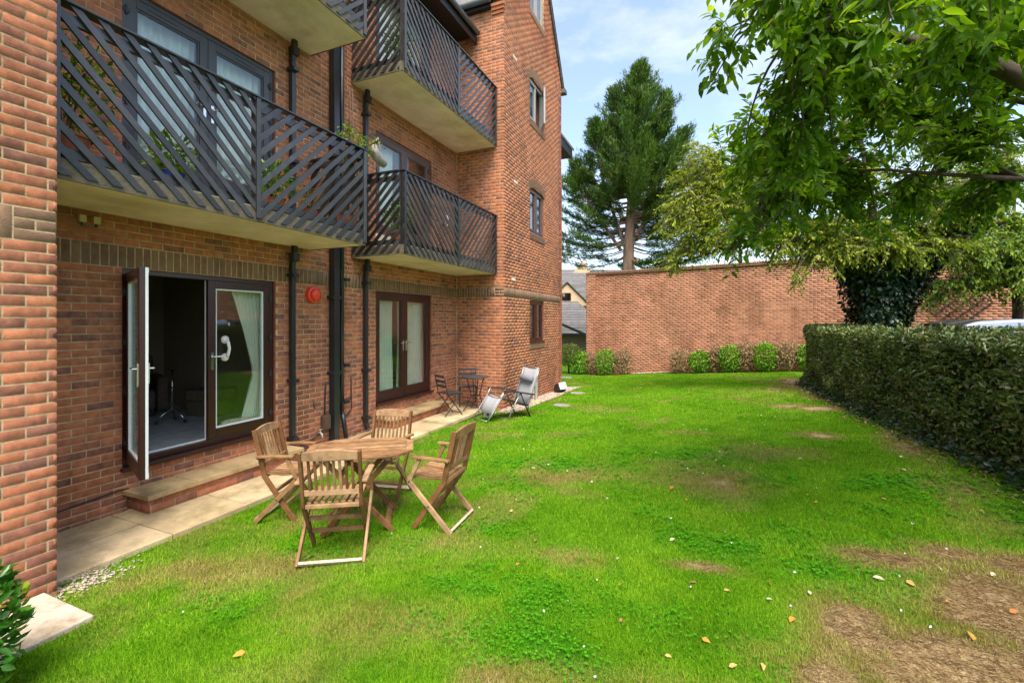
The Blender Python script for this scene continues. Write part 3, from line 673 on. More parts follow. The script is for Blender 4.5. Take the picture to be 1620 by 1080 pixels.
# ------------------------------------------------------------------ pipes, roofs
def pipe(pts, w, name='drainpipe', m='black_pipe', square=True, clips=()):
    p = MB()
    for a, b in zip(pts[:-1], pts[1:]):
        if square: p.beam(a, b, w, w, (1, 0, 0))
        else: p.tube([a, b], w/2, 12)
    o = p.build(name, m, bld, .006 if square else 0, smooth=not square)
    x, y = pts[-1][:2]
    for z in clips: MB().box(XF+.0, pts[-1][0]+w*.55, y-w*.75, y+w*.75, z-.025, z+.025).build('pipe_clip', m, o, .004)
    return o
for (y, zt) in ((4.77, 3.0), (6.30, 3.0), (4.77, 5.94), (6.30, 5.94)):
    zb = 0.02 if zt < 4 else 3.15
    pipe([(XF+.10, y, zt), (XF+.10, y, zt-.12), (XF+.06, y, zt-.25), (XF+.06, y, zb+.12), (XF+.11, y, zb+.03)], .066, clips=[z for z in (zb+.22, zb+1.05, zt-.42)])
    MB().box(XF+.045, XF+.15, y-.055, y+.055, zt-.22, zt-.10).build('hopper', 'black_pipe', bld, .01)
pipe([(XF+.075, 5.56, 8.5), (XF+.075, 5.56, 0.0)], .115, 'soil_pipe', clips=(1.1, 2.3, 4.2, 6.5))
pipe([(XF+.06, 5.735, 8.5), (XF+.06, 5.735, .45), (XF+.06, 5.75, .42), (XF+.09, 5.80, .02)], .07, 'waste_pipe', square=False, clips=(.6, 1.2, 2.6, 4.6))
def cable(pts, r, name='cable', m='black_metal'): return MB().tube(pts, r, 6).build(name, m, bld, smooth=True)
cable([(XF+.012, Y0+.02, .13), (XF+.014, 2.2, .16), (XF+.013, 2.7, .20), (XF+.02, 2.78, .19)], .008)
cable([(XF+.02, 4.8, .05), (XF+.015, 5.05, .10), (XF+.02, 5.3, .16), (XF+.02, 5.36, .22)], .008)
cable([(XF+.03, 5.40, .46), (XF+.012, 5.42, .6), (XF+.012, 5.43, .85), (XF+.012, 5.44, .92)], .011)
cable([(XF+.012, 6.0, .98), (XF+.012, 6.0, .7), (XF+.012, 6.01, .45), (XF+.012, 5.92, .36), (XF+.012, 5.76, .34)], .01)
cable([(XF+.012, 5.78, .62), (XF+.012, 6.0, .63)], .007)
cable([(XF+.012, 6.02, 5.85), (XF+.014, 6.06, 4.9), (XF+.012, 6.08, 4.3)], .006, m='twig_grey'); cable([(XF+.012, 5.96, 5.85), (XF+.014, 5.99, 4.9), (XF+.012, 6.03, 4.3)], .006, m='twig_grey')
cable([(XF+.10, 5.68, 2.75), (XF+.10, 5.70, 2.3), (XF+.1, 5.68, 1.7), (XF+.1, 5.69, .9), (XF+.1, 5.64, .55)], .006)
cable([(XF+.012, 5.2, .70), (XF+.02, 5.2, .62), (XF+.012, 5.24, .58)], .008)
# main roof over the recess
rf = empty('roof', parent=bld)
MB().box(XF-.3, -4.98, Y0-.1, Y1-.02, 8.60, 8.63).build('soffit', 'black_wood', rf)
MB().box(-4.995, -4.965, Y0-.1, Y1-.01, 8.42, 8.70).build('fascia', 'black_wood', rf)
gp = [(-4.96+.11*(1-math.cos(a))/2*1.0, 8.66-.075*math.sin(a)) for a in np.linspace(0, PI, 9)]
gm = MB().prism(gp+[(-4.86, 8.675), (-4.953, 8.675)], 1, Y0, Y1-.05).mesh('roof_gutter'); fixn(gm); obj('roof_gutter', gm, 'gutter', rf)
for k in range(12): # tile courses climbing away from the eaves
    x = -4.9-k*.25; z = 8.70+k*.22; MB().prism([(x, z), (x-.30, z+.264), (x-.30, z+.29), (x, z+.03)], 1, Y0-.1, Y1-.1).build('tile_course', 'roof_tile', rf)
wr_ = empty('wing_roof', parent=bld); sl = 1.5
for s, ye in ((1, Y1-.16), (-1, Y2+.16)):
    for k in range(14):
        f0, f1 = k/14, (k+1.25)/14; ya, yb_ = ye+s*f0*2.41, ye+s*min(f1, 1.02)*2.41; za, zb_ = EZ-.12+f0*3.615, EZ-.12+min(f1, 1.02)*3.615
        me = MB().prism([(ya, za), (yb_, zb_), (yb_, zb_+.03), (ya, za+.04)], 0, -9, XW+.07).mesh('tile_course'); fixn(me); obj('tile_course', me, 'roof_tile', wr_)
me = MB().prism([(Y1-.13, EZ-.19), (um, APEX-.02), (Y2+.13, EZ-.19), (Y2+.13, EZ-.08), (um, APEX+.10), (Y1-.13, EZ-.08)], 0, XW+.012, XW+.05).mesh('verge'); fixn(me); obj('verge', me, 'roof_tile', wr_)
MB().box(-8, -4.56, Y1-.13, Y1-.01, 9.14, 9.24).build('eaves_board', 'black_wood', wr_); gp = [(Y1-.25+.12*(1-math.cos(a))/2, 9.27-.075*math.sin(a)) for a in np.linspace(0, PI, 9)]
me = MB().prism(gp, 0, -8, -4.54).mesh('wing_gutter'); fixn(me); obj('wing_gutter', me, 'gutter', wr_)
MB().box(XW-.1, XW+.12, Y2+.01, Y2+.24, EZ-.22, EZ-.10).build('kneeler', 'roof_tile', wr_)
# the block beyond the wing: wall, eaves
nb_ = empty('rear_block', parent=bld)
MB().box(-9, -5.6, Y2+.01, 18.5, -.6, 7.9).build('rear_wall', 'brick', nb_); MB().box(-6, -4.36, Y2+.02, 15.6, 7.66, 7.74).build('soffit', 'black_wood', nb_); MB().box(-4.42, -4.34, Y2+.02, 15.6, 7.64, 7.92).build('fascia', 'black_wood', nb_)
me = MB().prism([(-4.3, 7.92), (-7.5, 10.4), (-7.5, 10.5), (-4.3, 8.0)], 1, Y2+.02, 15.7).mesh('roof_slope'); fixn(me); obj('roof_slope', me, 'roof_tile', nb_)
# doorsteps
for (ya, yb) in ((2.74, 4.62), (6.60, 8.52)):
    st = empty('doorstep', parent=bld); xs = -5.09; zt = .19
    MB().box(XF+.006, xs-.03, ya+.03, yb-.03, -.03, zt-.052).build('core', 'mortar', st)
    for k in range(4):
        L = (yb-ya)/4+.02; MB().box(XF+.008, xs+.012, ya-.012+k*(yb-ya+.024)/4+.002, ya-.012+(k+1)*(yb-ya+.024)/4-.002, zt-.05, zt+random.uniform(-.002, .002)).build('tread_slab', 'sandstone', st, .007)
    ws = Wall(xs-.022, 0, 0, 1, 1, 0); bs, _ = lay(ya+.008, yb-.008, 0, .15, [], phase=.03); bs = [b for b in bs if b[3] < .16]
    singles(ws, bs, 'brick', st)
    for (yy, ny_) in ((ya+.022, -1), (yb-.022, 1)):
        we = Wall(0, yy, 1, 0, 0, ny_); bs, _ = lay(XF+.02, xs-.03, 0, .15, []); singles(we, bs, 'brick', st)

# ------------------------------------------------------------------ things on the walls
t = empty('fire_alarm_sounder', (XF, 5.16, 2.32)); tag(t, 'round red alarm sounder mounted on the brick wall between the downpipes', 'alarm')
My = Matrix.Rotation(R(90), 3, 'Y')
MB().lathe([(.085, 0), (.09, .02), (.09, .06), (.07, .065)], (0, 0, 0), 24, My).build('base', 'red_plastic', t, smooth=False); MB().lathe([(.07, .05), (.066, .10), (.03, .115), (.005, .118)], (0, 0, 0), 24, My).build('dome', 'red_plastic', t, smooth=True)
for k in range(16):
    a = 2*PI*k/16; MB().beam((.025, .091*math.cos(a), .091*math.sin(a)), (.06, .091*math.cos(a), .091*math.sin(a)), .008, .008).build('rib', 'red_plastic', t)
t.scale = (1.25, 1.3, 1.3)
t = empty('meter_box', (XF, 5.41, .34)); tag(t, 'brown plastic cable box low on the wall beside the big black pipe', 'box')
MB().box(.003, .08, -.075, .075, -.12, .12).build('body', 'brown_plastic', t, .02); MB().box(.081, .09, -.06, .06, -.1, .1).build('cover', 'brown_plastic', t, .006)
t = empty('outside_tap', (XF, 5.30, .08)); tag(t, 'small brass garden tap at the foot of the brick wall', 'tap')
MB().tube([(.0, 0, .12), (.05, 0, .12), (.08, 0, .10), (.085, 0, .05)], .014, 10).build('spout', 'galvanised', t, smooth=True); MB().tube([(.05, 0, .12), (.05, 0, .17)], .008).box(.045, .055, -.03, .03, .165, .178).build('lever', 'galvanised', t)
for i, y in enumerate((2.39, 2.50)):
    t = empty('junction_box', (XF, y, 2.90)); tag(t, ['cream junction box under the balcony, the one nearer the corner pier', 'cream junction box under the balcony, the one farther from the corner pier'][i], 'junction box')
    MB().box(.002, .055, -.028, .028, -.03, .04).build('body', 'cream_plastic', t, .006); MB().tube([(.03, 0, -.06), (.03, 0, -.03)], .012).build('gland', 'black_metal', t)
t = empty('wall_light', (XF, 8.93, 4.12)); tag(t, 'chrome cylinder wall light beside the rosewood balcony doors', 'wall light')
MB().tube([(.0, 0, 0), (.1, 0, 0)], .035, 12).build('bracket', 'chrome', t, smooth=True); MB().tube([(.12, 0, -.05), (.12, 0, .09)], .035, 14).build('tube', 'chrome', t, smooth=True); MB().tube([(.12, 0, .09), (.12, 0, .2)], .03, 14).build('lens', 'lens_white', t, smooth=True); MB().tube([(.08, -.07, -.03), (.08, -.07, .02)], .03, 10).build('sensor', 'black_metal', t, smooth=True)
for i, z in enumerate((3.02, 5.28)):
    pass
t = empty('wall_vent', (XF, 8.95, 2.84)); tag(t, 'small round vent high on the wall under the far balcony', 'vent'); MB().lathe([(.035, 0), (.035, .02), (.02, .03)], (0, 0, 0), 14, My).build('cap', 'brown_plastic', t)
for i, (y, z) in enumerate(((10.1, 2.92), (10.25, 5.3), (10.2, 8.3))):
    t = empty('air_brick', (XW, y, z)); tag(t, ['pale grey air brick above the soldier course on the gabled wing', 'pale grey air brick left of the wing first floor window head', 'pale grey air brick left of the wing second floor window'][i], 'air brick')
    MB().box(-.005, .006, -.11, .11, -.035, .035).build('plate', 'upstand', t)
    for k in range(7): MB().box(.006, .011, -.1+k*.03, -.085+k*.03, -.026, .026).build('louvre', 'upstand', t)

# ------------------------------------------------------------------ garden wall behind the lawn
GA = np.array([-5.04, 20.58]); GU = np.array([5.24, -1.15]); GU = GU/np.linalg.norm(GU); GN = np.array([GU[1], -GU[0]]); GL = 19.0; GT = 3.97
gw = empty('garden_wall'); tag(gw, 'long high brick boundary wall with a coping of bricks at the far end of the lawn', 'wall')
wg = Wall(GA[0], GA[1], GU[0], GU[1], GN[0], GN[1])
body = obj('body', backing(wg, .01, GL, -.9, GT, [], .32, mm='mortar_far'), 'mortar_far', gw)
bricks, _ = lay(0, GL, -.825, GT, [])
sel = [b for b in bricks if 6.0 < b[0] < 8.6 and b[2] > .55]; sel = sel[:310]; sid = set(map(id, sel)); singles(wg, sel, 'brick_wall_far', body); joined(wg, [b for b in bricks if id(b) not in sid], 'brickwork', 'brick_wall_far', body)
pil = [b for b in lay(0.01, .45, -.825, GT, [])[0]]; pb = [(b[0], b[1], b[2], b[3], .0, .1, b[6]) for b in pil]
me = backing(Wall(*(GA+GN*.1), *GU, *GN), .012, .445, -.9, GT, [], .1, mm='mortar_far'); obj('pilaster', me, 'mortar_far', gw); joined(wg, pb, 'pilaster_brickwork', 'brick_wall_far', gw)
V, F, T = brick_faces(np.array([(-.03, GL, GT+.002, GT+.045, -.36, .05, .2)]), False); obj('coping_tile', npmesh('coping_tile', wg.P(V), wg.F(F), tone=T), 'brick_brown', gw)
cb = [(i*.075-.03, i*.075+.035, GT+.047, GT+.15, -.34, .02+random.uniform(-.004, .004), random.random()) for i in range(int(GL/.075))]; joined(wg, cb, 'coping_bricks', 'brick_brown', gw)
V, F, T = brick_faces(np.array([(-.02, GL-.1, GT+.046, GT+.135, -.33, .01, .2)]), False); obj('coping_bed', npmesh('coping_bed', wg.P(V), wg.F(F), tone=T), 'mortar_far', gw)
def wallpt(u, d, z): p = GA+GU*u+GN*d; return Vector((p[0], p[1], z))
t = empty('trellis'); tag(t, 'dark diamond lattice trellis fixed to the brick wall above the parked car', 'trellis')
for c in range(2):
    u0 = 11.55+c*2.0
    for k in range(6):
        a = k*.3; MB().beam(wallpt(u0+.75+a*.5-.75, .03, 2.45-a*.5+.0), wallpt(u0+.75+a*.5, .03, 3.2-a*.5), .04, .018, (GN[0], GN[1], 0)).build('lattice_strip', 'trellis_wood', t)
        MB().beam(wallpt(u0+a*.5, .05, 2.45+a*.5), wallpt(u0+.75+a*.5, .05, 1.7+a*.5), .04, .018, (GN[0], GN[1], 0)).build('lattice_strip', 'trellis_wood', t)

# ------------------------------------------------------------------ garden furniture
def timber(pts, w, h, side, name, parent, m='teak', bevel=.004):
    o = MB().strip(pts, w, h, side).build(name, m, parent, bevel); o.data.attributes.new('tone', 'FLOAT', 'FACE').data.foreach_set('value', [random.random()]*len(o.data.polygons)); return o
def garden_chair():
    c = empty('folding_chair')
    prof = [(-.225, .87), (-.195, .74), (-.165, .61), (-.125, .43), (.02, .215), (.17, 0)]
    for s in (-1, 1):
        timber([(x, s*.215, z) for x, z in prof], .024, .046, (0, 1, 0), 'stile', c, 'teak_dark')
        timber([(.205, s*.242, .415), (.0, s*.242, .205), (-.20, s*.242, .0)], .022, .044, (0, 1, 0), 'leg', c)
        timber([(-.185, s*.242, .622), (0, s*.245, .630), (.17, s*.245, .628)], .048, .02, (0, 1, 0), 'armrest', c)
        timber([(.10, s*.242, .615), (.205, s*.242, .40)], .022, .036, (0, 1, 0), 'arm_support', c)
    def bx(z):   # backrest line
        return np.interp(z, [.43, .61, .74, .87], [-.125, -.165, -.195, -.225])
    timber([(bx(.845)-.002-.012*(1-(y/.205)**2), y, .845+.018*(1-(y/.205)**2)) for y in np.linspace(-.203, .203, 9)], .022, .062, (.22, 0, 1), 'top_rail', c) if False else None
    tr = MB(); ys = np.linspace(-.203, .203, 11); v = []
    for y in ys:
        q = 1-(y/.203)**2; x = bx(.85)-.014*q
        for dx, z in ((-.011, .80), (.011, .80), (.004, .862+.022*q), (-.018, .862+.022*q)): v.append((x+dx+.004, y, z))
    f = [(0, 1, 2, 3), tuple(len(v)-4+i for i in (3, 2, 1, 0))]+[(i*4+j, i*4+4+j, i*4+4+(j+1) % 4, i*4+(j+1) % 4) for i in range(10) for j in range(4)]
    me = MB().add(v, f).mesh('top_rail'); fixn(me); o = obj('top_rail', me, 'teak', c); b = o.modifiers.new('b', 'BEVEL'); b.width = .004; b.segments = 2; b.limit_method = 'ANGLE'
    timber([(bx(.535), -.203, .535), (bx(.535), .203, .535)], .046, .022, (0, .2, 1), 'lower_rail', c)
    for y in np.linspace(-.158, .158, 8):
        q = 1-(y/.203)**2; timber([(bx(.555), y, .555), (bx(.69)-.004, y, .69), (bx(.81)-.008*q, y, .81)], .021, .014, (0, 1, 0), 'back_slat', c, 'teak_dark' if abs(y) > .1 else 'teak')
    timber([(-.13, -.2, .425), (-.13, .2, .425)], .03, .03, (1, 0, 0), 'seat_rail', c); timber([(.215, -.228, .425), (.215, .228, .425)], .03, .03, (1, 0, 0), 'seat_rail', c)
    for y in np.linspace(-.178, .178, 8): timber([(-.12, y, .448), (.04, y, .438), (.225, y, .45)], .032, .016, (0, 1, 0), 'seat_slat', c, 'teak')
    timber([(-.195, -.231, .022), (-.195, .231, .022)], .022, .04, (1, 0, .9), 'foot_rail', c, 'teak_bleached')
    timber([(.07, -.203, .155), (.07, .203, .155)], .022, .034, (1, 0, 0), 'stretcher', c); timber([(-.02, -.203, .29), (-.02, .203, .29)], .022, .034, (1, 0, 0), 'stretcher', c)
    for s in (-1, 1):
        for (x, z, y) in ((.01, .215, .256), (-.165, .61, .268), (.2, .41, .256)): MB().tube([(x, s*(y-.004), z), (x, s*y, z)], .008, 8).build('bolt', 'black_metal', c)
    return c
ch0 = garden_chair()
CH = [(-2.72, 2.80, 121.6, 'wooden folding armchair nearest the camera, seen from behind with its back to us'), (-2.22, 3.58, -175, 'wooden folding armchair on the lawn side of the table, seen from the side'),
      (-3.86, 3.33, 22, 'wooden folding armchair next to the doorstep of the open patio doors'), (-3.20, 3.98, -78, 'wooden folding armchair on the far side of the table, facing the camera')]
for i, (x, y, a, lab) in enumerate(CH):
    c = ch0 if i == 0 else copy_tree(ch0)
    c.location = (x, y, gzf(x, y)+.012); c.rotation_euler = (0, 0, R(a)); tag(c, lab, 'chair', 'folding chairs round the wooden table')
def garden_table():
    t = empty('garden_table'); L, Wd, h = .51, .355, .70; cl = .20; cw = .17
    outer = [(-L, -Wd+cw), (-L+cl, -Wd), (L-cl, -Wd), (L, -Wd+cw), (L, Wd-cw), (L-cl, Wd), (-L+cl, Wd), (-L, Wd-cw)]; k = .86
    inner = [(x*k if abs(x) > .4 else x*.93, y*k*.98) for x, y in outer]
    for i in range(8):
        a, b = outer[i], outer[(i+1) % 8]; c, d = inner[(i+1) % 8], inner[i]; g = .0015
        me = MB().prism([a, b, c, d], 2, h-.019, h).mesh('border'); fixn(me); o = obj('border', me, 'teak', t); m = o.modifiers.new('b', 'BEVEL'); m.width = .003; m.segments = 2
        o.data.attributes.new('tone', 'FLOAT', 'FACE').data.foreach_set('value', [random.random()]*6)
    n = 11; ylo, yhi = -Wd*k*.98, Wd*k*.98; st = (yhi-ylo)/n
    for i in range(n):
        y0, y1 = ylo+i*st+.003, ylo+(i+1)*st-.003
        p = clip([(x, y) for x, y in inner], y0, y1, 1)
        if not p: continue
        p = [(x*.992, y) for x, y in p]; me = MB().prism(p, 2, h-.018, h-.002).mesh('top_slat'); fixn(me); o = obj('top_slat', me, 'teak', t)
        o.data.attributes.new('tone', 'FLOAT', 'FACE').data.foreach_set('value', [random.random()]*len(me.polygons))
    for x in (-.28, .28): timber([(x, -Wd+.06, h-.042), (x, Wd-.06, h-.042)], .05, .032, (1, 0, 0), 'batten', t)
    for s in (-1, 1):
        timber([(-.30, s*.255, h-.04), (.33, s*.255, 0)], .024, .048, (0, 1, 0), 'leg', t, 'teak_dark'); timber([(.30, s*.225, h-.04), (-.33, s*.225, 0)], .024, .048, (0, 1, 0), 'leg', t, 'teak_dark')
    timber([(.27, -.243, .065), (.27, .243, .065)], .022, .06, (1, 0, .9), 'stretcher', t); timber([(-.27, -.213, .065), (-.27, .213, .065)], .022, .06, (1, 0, -.9), 'stretcher', t)
    timber([(-.16, -.243, h-.20), (-.16, .243, h-.2)], .022, .05, (1, 0, 0), 'stretcher', t)
    return t
t = garden_table(); t.location = (-2.93, 3.32, gzf(-2.93, 3.32)+.01); t.rotation_euler = (0, 0, R(34.5)); t.scale = (.92, .92, 1); tag(t, 'slatted wooden octagonal folding table standing among four chairs on the lawn', 'table')

def bistro_chair():
    c = empty('bistro_chair'); m = 'black_metal'
    for s in (-1, 1):
        MB().tube([(-.23, s*.19, .84), (-.20, s*.19, .7), (-.15, s*.19, .45), (.2, s*.19, 0)], .011, 8).build('back_leg', m, c, smooth=True)
        MB().tube([(.19, s*.175, .45), (-.2, s*.175, 0)], .011, 8).build('front_leg', m, c, smooth=True)
    for z in (.80, .70, .60): x = float(np.interp(z, [.45, .7, .84], [-.15, -.20, -.23])); MB().strip([(x-.002, -.19, z), (x-.016, 0, z), (x-.002, .19, z)], .012, .052, (1, 0, 0)).build('back_slat', 'bistro_slat', c, .003) if False else MB().box(x-.012, x+.004, -.19, .19, z-.026, z+.026).build('back_slat', 'bistro_slat', c, .004)
    for x in np.linspace(-.15, .19, 7): MB().box(x-.02, x+.02, -.19, .19, .445, .46).build('seat_slat', 'bistro_slat', c, .003)
    for s in (-1, 1): MB().box(-.17, .21, s*.185-.008, s*.185+.008, .425, .444).build('seat_rail', m, c)
    MB().tube([(.17, -.19, .04), (.17, .19, .04)], .008).build('stretcher', m, c); MB().tube([(-.17, -.175, .04), (-.17, .175, .04)], .008).build('stretcher', m, c)
    return c
b0 = bistro_chair(); b0.location = (-4.86, 8.10, 0.002); b0.rotation_euler = (0, 0, R(62)); tag(b0, 'black metal folding bistro chair with slatted back in front of the round table', 'chair', 'bistro chairs at the round table')
b1 = copy_tree(b0); b1.location = (-4.98, 9.12, .002); b1.rotation_euler = (0, 0, R(-58)); tag(b1, 'black metal folding bistro chair behind the round table against the brick wall', 'chair', 'bistro chairs at the round table')
t = empty('bistro_table', (-4.60, 8.76, .002)); tag(t, 'small round black metal table on the paving beside the wing', 'table')
MB().lathe([(.29, .70), (.30, .705), (.30, .72), (.29, .725)], n=28).build('top', 'bistro_slat', t); MB().lathe([(.10, .30), (.10, .31)], n=16).build('ring', 'black_metal', t)
for k in range(4): a = R(45+90*k); ca, sa = math.cos(a), math.sin(a); MB().tube([(.2*ca, .2*sa, .70), (.15*ca, .15*sa, .55), (.10*ca, .10*sa, .32), (.16*ca, .16*sa, .12), (.27*ca, .27*sa, 0)], .011, 8).build('leg', 'black_metal', t, smooth=True)

# zero-gravity recliner: local +x towards the head
rc = empty('reclining_lounger', (-3.66, 8.56, gzf(-3.66, 8.56)+.01), R(57)); tag(rc, 'grey mesh reclining garden lounger with a head cushion beside the wing corner', 'recliner')
w = .27
def sheet(pts, y0, y1, name, m):
    v = []; n = 6
    for x, z in pts:
        for j in range(n+1):
            y = y0+(y1-y0)*j/n; v.append((x, y, z-.025*(1-(2*j/n-1)**2)))
    i = np.array([a*(n+1)+j for a in range(len(pts)-1) for j in range(n)]); me = npmesh(name, np.array(v), np.stack([i, i+1, i+n+2, i+n+1], -1)); o = obj(name, me, m, rc, smooth=True)
    s = o.modifiers.new('thick', 'SOLIDIFY'); s.thickness = .006; return o
foot = [(-.62, .17), (-.52, .31), (-.42, .44)]; seat = [(-.40, .455), (-.2, .39), (0, .31), (.22, .25)]; back = [(.23, .23), (.33, .50), (.43, .76), (.50, .97)]
sheet(foot, -w+.02, w-.02, 'leg_sling', 'grey_mesh'); sheet(seat, -w+.02, w-.02, 'seat_sling', 'grey_mesh'); sheet(back, -w+.02, w-.02, 'back_sling', 'grey_mesh')
for s in (-1, 1):
    y = s*w
    MB().tube([(-.74, y, .03)]+[(x, y, z) for x, z in foot]+[(-.40, y, .48), (-.34, y, .585)], .015, 8).build('leg_frame', 'grey_tube', rc, smooth=True)
    MB().tube([(x, y, z) for x, z in seat], .016, 8).build('seat_frame', 'black_metal', rc, smooth=True); MB().tube([(.22, y, .17)]+[(x, y, z) for x, z in back], .015, 8).build('back_frame', 'grey_tube', rc, smooth=True)
    MB().strip([(-.38, y*1.12, .585), (-.1, y*1.12, .55), (.34, y*1.12, .46)], .055, .03, (0, 1, 0)).build('armrest', 'black_metal', rc, .006)
    MB().tube([(.03, y*1.06, .52), (-.12, y*1.06, .3), (-.28, y*1.06, 0)], .015, 8).build('leg', 'grey_tube', rc, smooth=True); MB().tube([(.03, y*1.06, .5), (.12, y*1.06, .3), (.27, y*1.06, 0)], .015, 8).build('leg', 'black_metal', rc, smooth=True)
MB().tube([(-.735, -w, .03), (-.75, 0, .025), (-.735, w, .03)], .012, 8).build('foot_bar', 'grey_tube', rc, smooth=True); MB().tube([(.505, -w, .97), (.51, 0, .985), (.505, w, .97)], .012, 8).build('head_bar', 'grey_tube', rc, smooth=True)
MB().tube([(-.28, -w*1.06, .01), (-.28, w*1.06, .01)], .01, 8).build('base_bar', 'grey_tube', rc); MB().tube([(.27, -w*1.06, .01), (.27, w*1.06, .01)], .01, 8).build('base_bar', 'black_metal', rc)
MB().tube([(.375, -.20, .76), (.375, -.18, .76), (.375, .18, .76), (.375, .2, .76)], [.045, .065, .065, .045], 14).build('head_cushion', 'grey_cushion', rc, smooth=True)
t = empty('football', (-4.06, 8.25, gzf(-4.06, 8.25)+.115)); tag(t, 'white ball with dark patches lying under the lounger footrest', 'ball')
MB().lathe([(.11*math.sin(a)+.0005, -.11*math.cos(a)) for a in np.linspace(.02, PI-.02, 12)], n=18).build('skin', 'ball_skin', t, smooth=True)
gr = (1+5**.5)/2
for v in [(0, s1, s2*gr) for s1 in (-1, 1) for s2 in (-1, 1)]+[(s1, s2*gr, 0) for s1 in (-1, 1) for s2 in (-1, 1)]+[(s2*gr, 0, s1) for s1 in (-1, 1) for s2 in (-1, 1)]:
    d = Vector(v).normalized(); q = d.to_track_quat('Z', 'Y').to_matrix(); MB().lathe([(.033, .104), (.03, .1075), (.015, .1105), (.001, .111)], n=5, M=q).build('patch', 'ball_dark', t)

# small things by the wing
t = empty('channel_post', (-3.98, 10.85, gzf(-3.98, 10.85))); tag(t, 'short pale metal channel post standing on a stone beside the wing wall', 'post')
MB().box(-.12, .12, -.14, .14, -.02, .05).build('base_stone', 'sandstone', t, .012); MB().box(-.045, -.012, -.05, .05, .05, .62).build('channel', 'galvanised', t, .004); MB().box(.012, .045, -.05, .05, .05, .64).build('channel', 'galvanised', t, .004); MB().box(-.011, .011, -.03, .03, .05, .6).build('web', 'black_metal', t); MB().box(-.12, -.046, -.02, .02, .5, .54).build('bracket', 'galvanised', t)
t = empty('floodlight', (-3.96, 12.9, gzf(-3.96, 12.9)), R(-25)); tag(t, 'black floodlight with a white lens on the gravel at the far wing corner', 'floodlight')
me = MB().prism([(-.12, .04), (.02, .02), (.14, .12), (.06, .32), (-.08, .26)], 1, -.17, .17).mesh('housing'); fixn(me); o = obj('housing', me, 'black_metal', t); b = o.modifiers.new('b', 'BEVEL'); b.width = .02; b.segments = 2
me = MB().prism([(.031, .045), (.145, .125), (.15, .12), (.036, .04)], 1, -.14, .14).mesh('rim'); fixn(me); obj('rim', me, 'black_metal', t)
me = MB().prism([(.142, .128), (.066, .312), (.075, .316), (.151, .132)], 1, -.145, .145).mesh('lens'); fixn(me); obj('lens', me, 'lens_white', t); MB().box(-.1, .05, -.06, .06, -.01, .04).build('bracket', 'black_metal', t)
for i, (x, y, r) in enumerate(((-3.34, 12.72, .22), (-3.09, 10.25, .2), (-5.3, 17.9, .3))):
    n = 11; rs = [r*random.uniform(.8, 1.1) for _ in range(n)]; me = MB().prism([(rs[k]*math.cos(2*PI*k/n)*1.25, rs[k]*.8*math.sin(2*PI*k/n)) for k in range(n)], 2, -.06, .018).mesh('stepping_stone'); fixn(me)
    o = obj('stepping_stone', me, 'stone_planter', loc=(x, y, gzf(x, y))); b = o.modifiers.new('b', 'BEVEL'); b.width = .01; b.segments = 2
    tag(o, ['flat pale stepping stone in the lawn near the floodlight', 'flat pale stepping stone in the lawn near the reclining lounger', 'flat pale stepping stone in the lawn beyond the end of the wing'][i], 'stone', 'stepping stones')
t = MB().box(-4.22, -3.60, -.6, 1.63, -.1, .052).build('concrete_slab', 'concrete', bevel=.01); tag(t, 'pale concrete slab lying beside the base of the near brick pier', 'slab')
# gravel: bed and pebbles
def pebbles(n, fx, fy, z, r0, r1, name):
    ico = np.array([(1, 0, 0), (-1, 0, 0), (0, 1, 0), (0, -1, 0), (0, 0, .7), (0, 0, -.7)]); fc = np.array([(0, 2, 4), (2, 1, 4), (1, 3, 4), (3, 0, 4), (2, 0, 5), (1, 2, 5), (3, 1, 5), (0, 3, 5)])
    x = fx(n); y = fy(n); r = RNG.uniform(r0, r1, n); a = RNG.uniform(0, PI, n); s = RNG.uniform(.6, 1.1, (n, 3))
    P = ico[None]*s[:, None]*r[:, None, None]; ca, sa = np.cos(a)[:, None], np.sin(a)[:, None]
    Q = np.stack([P[..., 0]*ca-P[..., 1]*sa+x[:, None], P[..., 0]*sa+P[..., 1]*ca+y[:, None], P[..., 2]*.8+(gz(x, y)+z)[:, None]], -1)
    return tag(obj(name, npmesh(name, Q.reshape(-1, 3), (np.arange(n)[:, None, None]*6+fc).reshape(-1, 3), tone=np.repeat(RNG.random(n), 8)), 'pebble'), 'pale gravel of small rounded stones along the wall', 'gravel', kind='stuff')
gbx = np.array([XW-.02, -3.72]); V = []
ys = np.arange(9.3, 14.6, .25)
for y in ys:
    for x in (XW-.05, -4.0, -3.74-.05*math.sin(y*2)): V.append((x, y, gzf(x, y)+.012))
i = np.array([a*3+j for a in range(len(ys)-1) for j in range(2)]); tag(obj('gravel_strip', npmesh('gravel_strip', np.array(V), np.stack([i, i+1, i+4, i+3], -1)), 'gravel_bed'), kind='structure')
pebbles(2600, lambda n: RNG.uniform(XW, -3.76, n), lambda n: RNG.uniform(9.0, 14.5, n), .015, .012, .03, 'wing_gravel')
pebbles(420, lambda n: RNG.normal(-4.28, .10, n), lambda n: RNG.normal(1.86, .16, n), .01, .006, .018, 'pier_gravel')
pebbles(700, lambda n: RNG.uniform(-5.51, -5.42, n), lambda n: RNG.uniform(1.75, 9.3, n), .02, .005, .014, 'wall_foot_gravel')
pebbles(400, lambda n: RNG.uniform(-2.9, -.9, n), lambda n: 19.65+RNG.normal(0, .08, n), .03, .02, .05, 'wall_base_gravel')

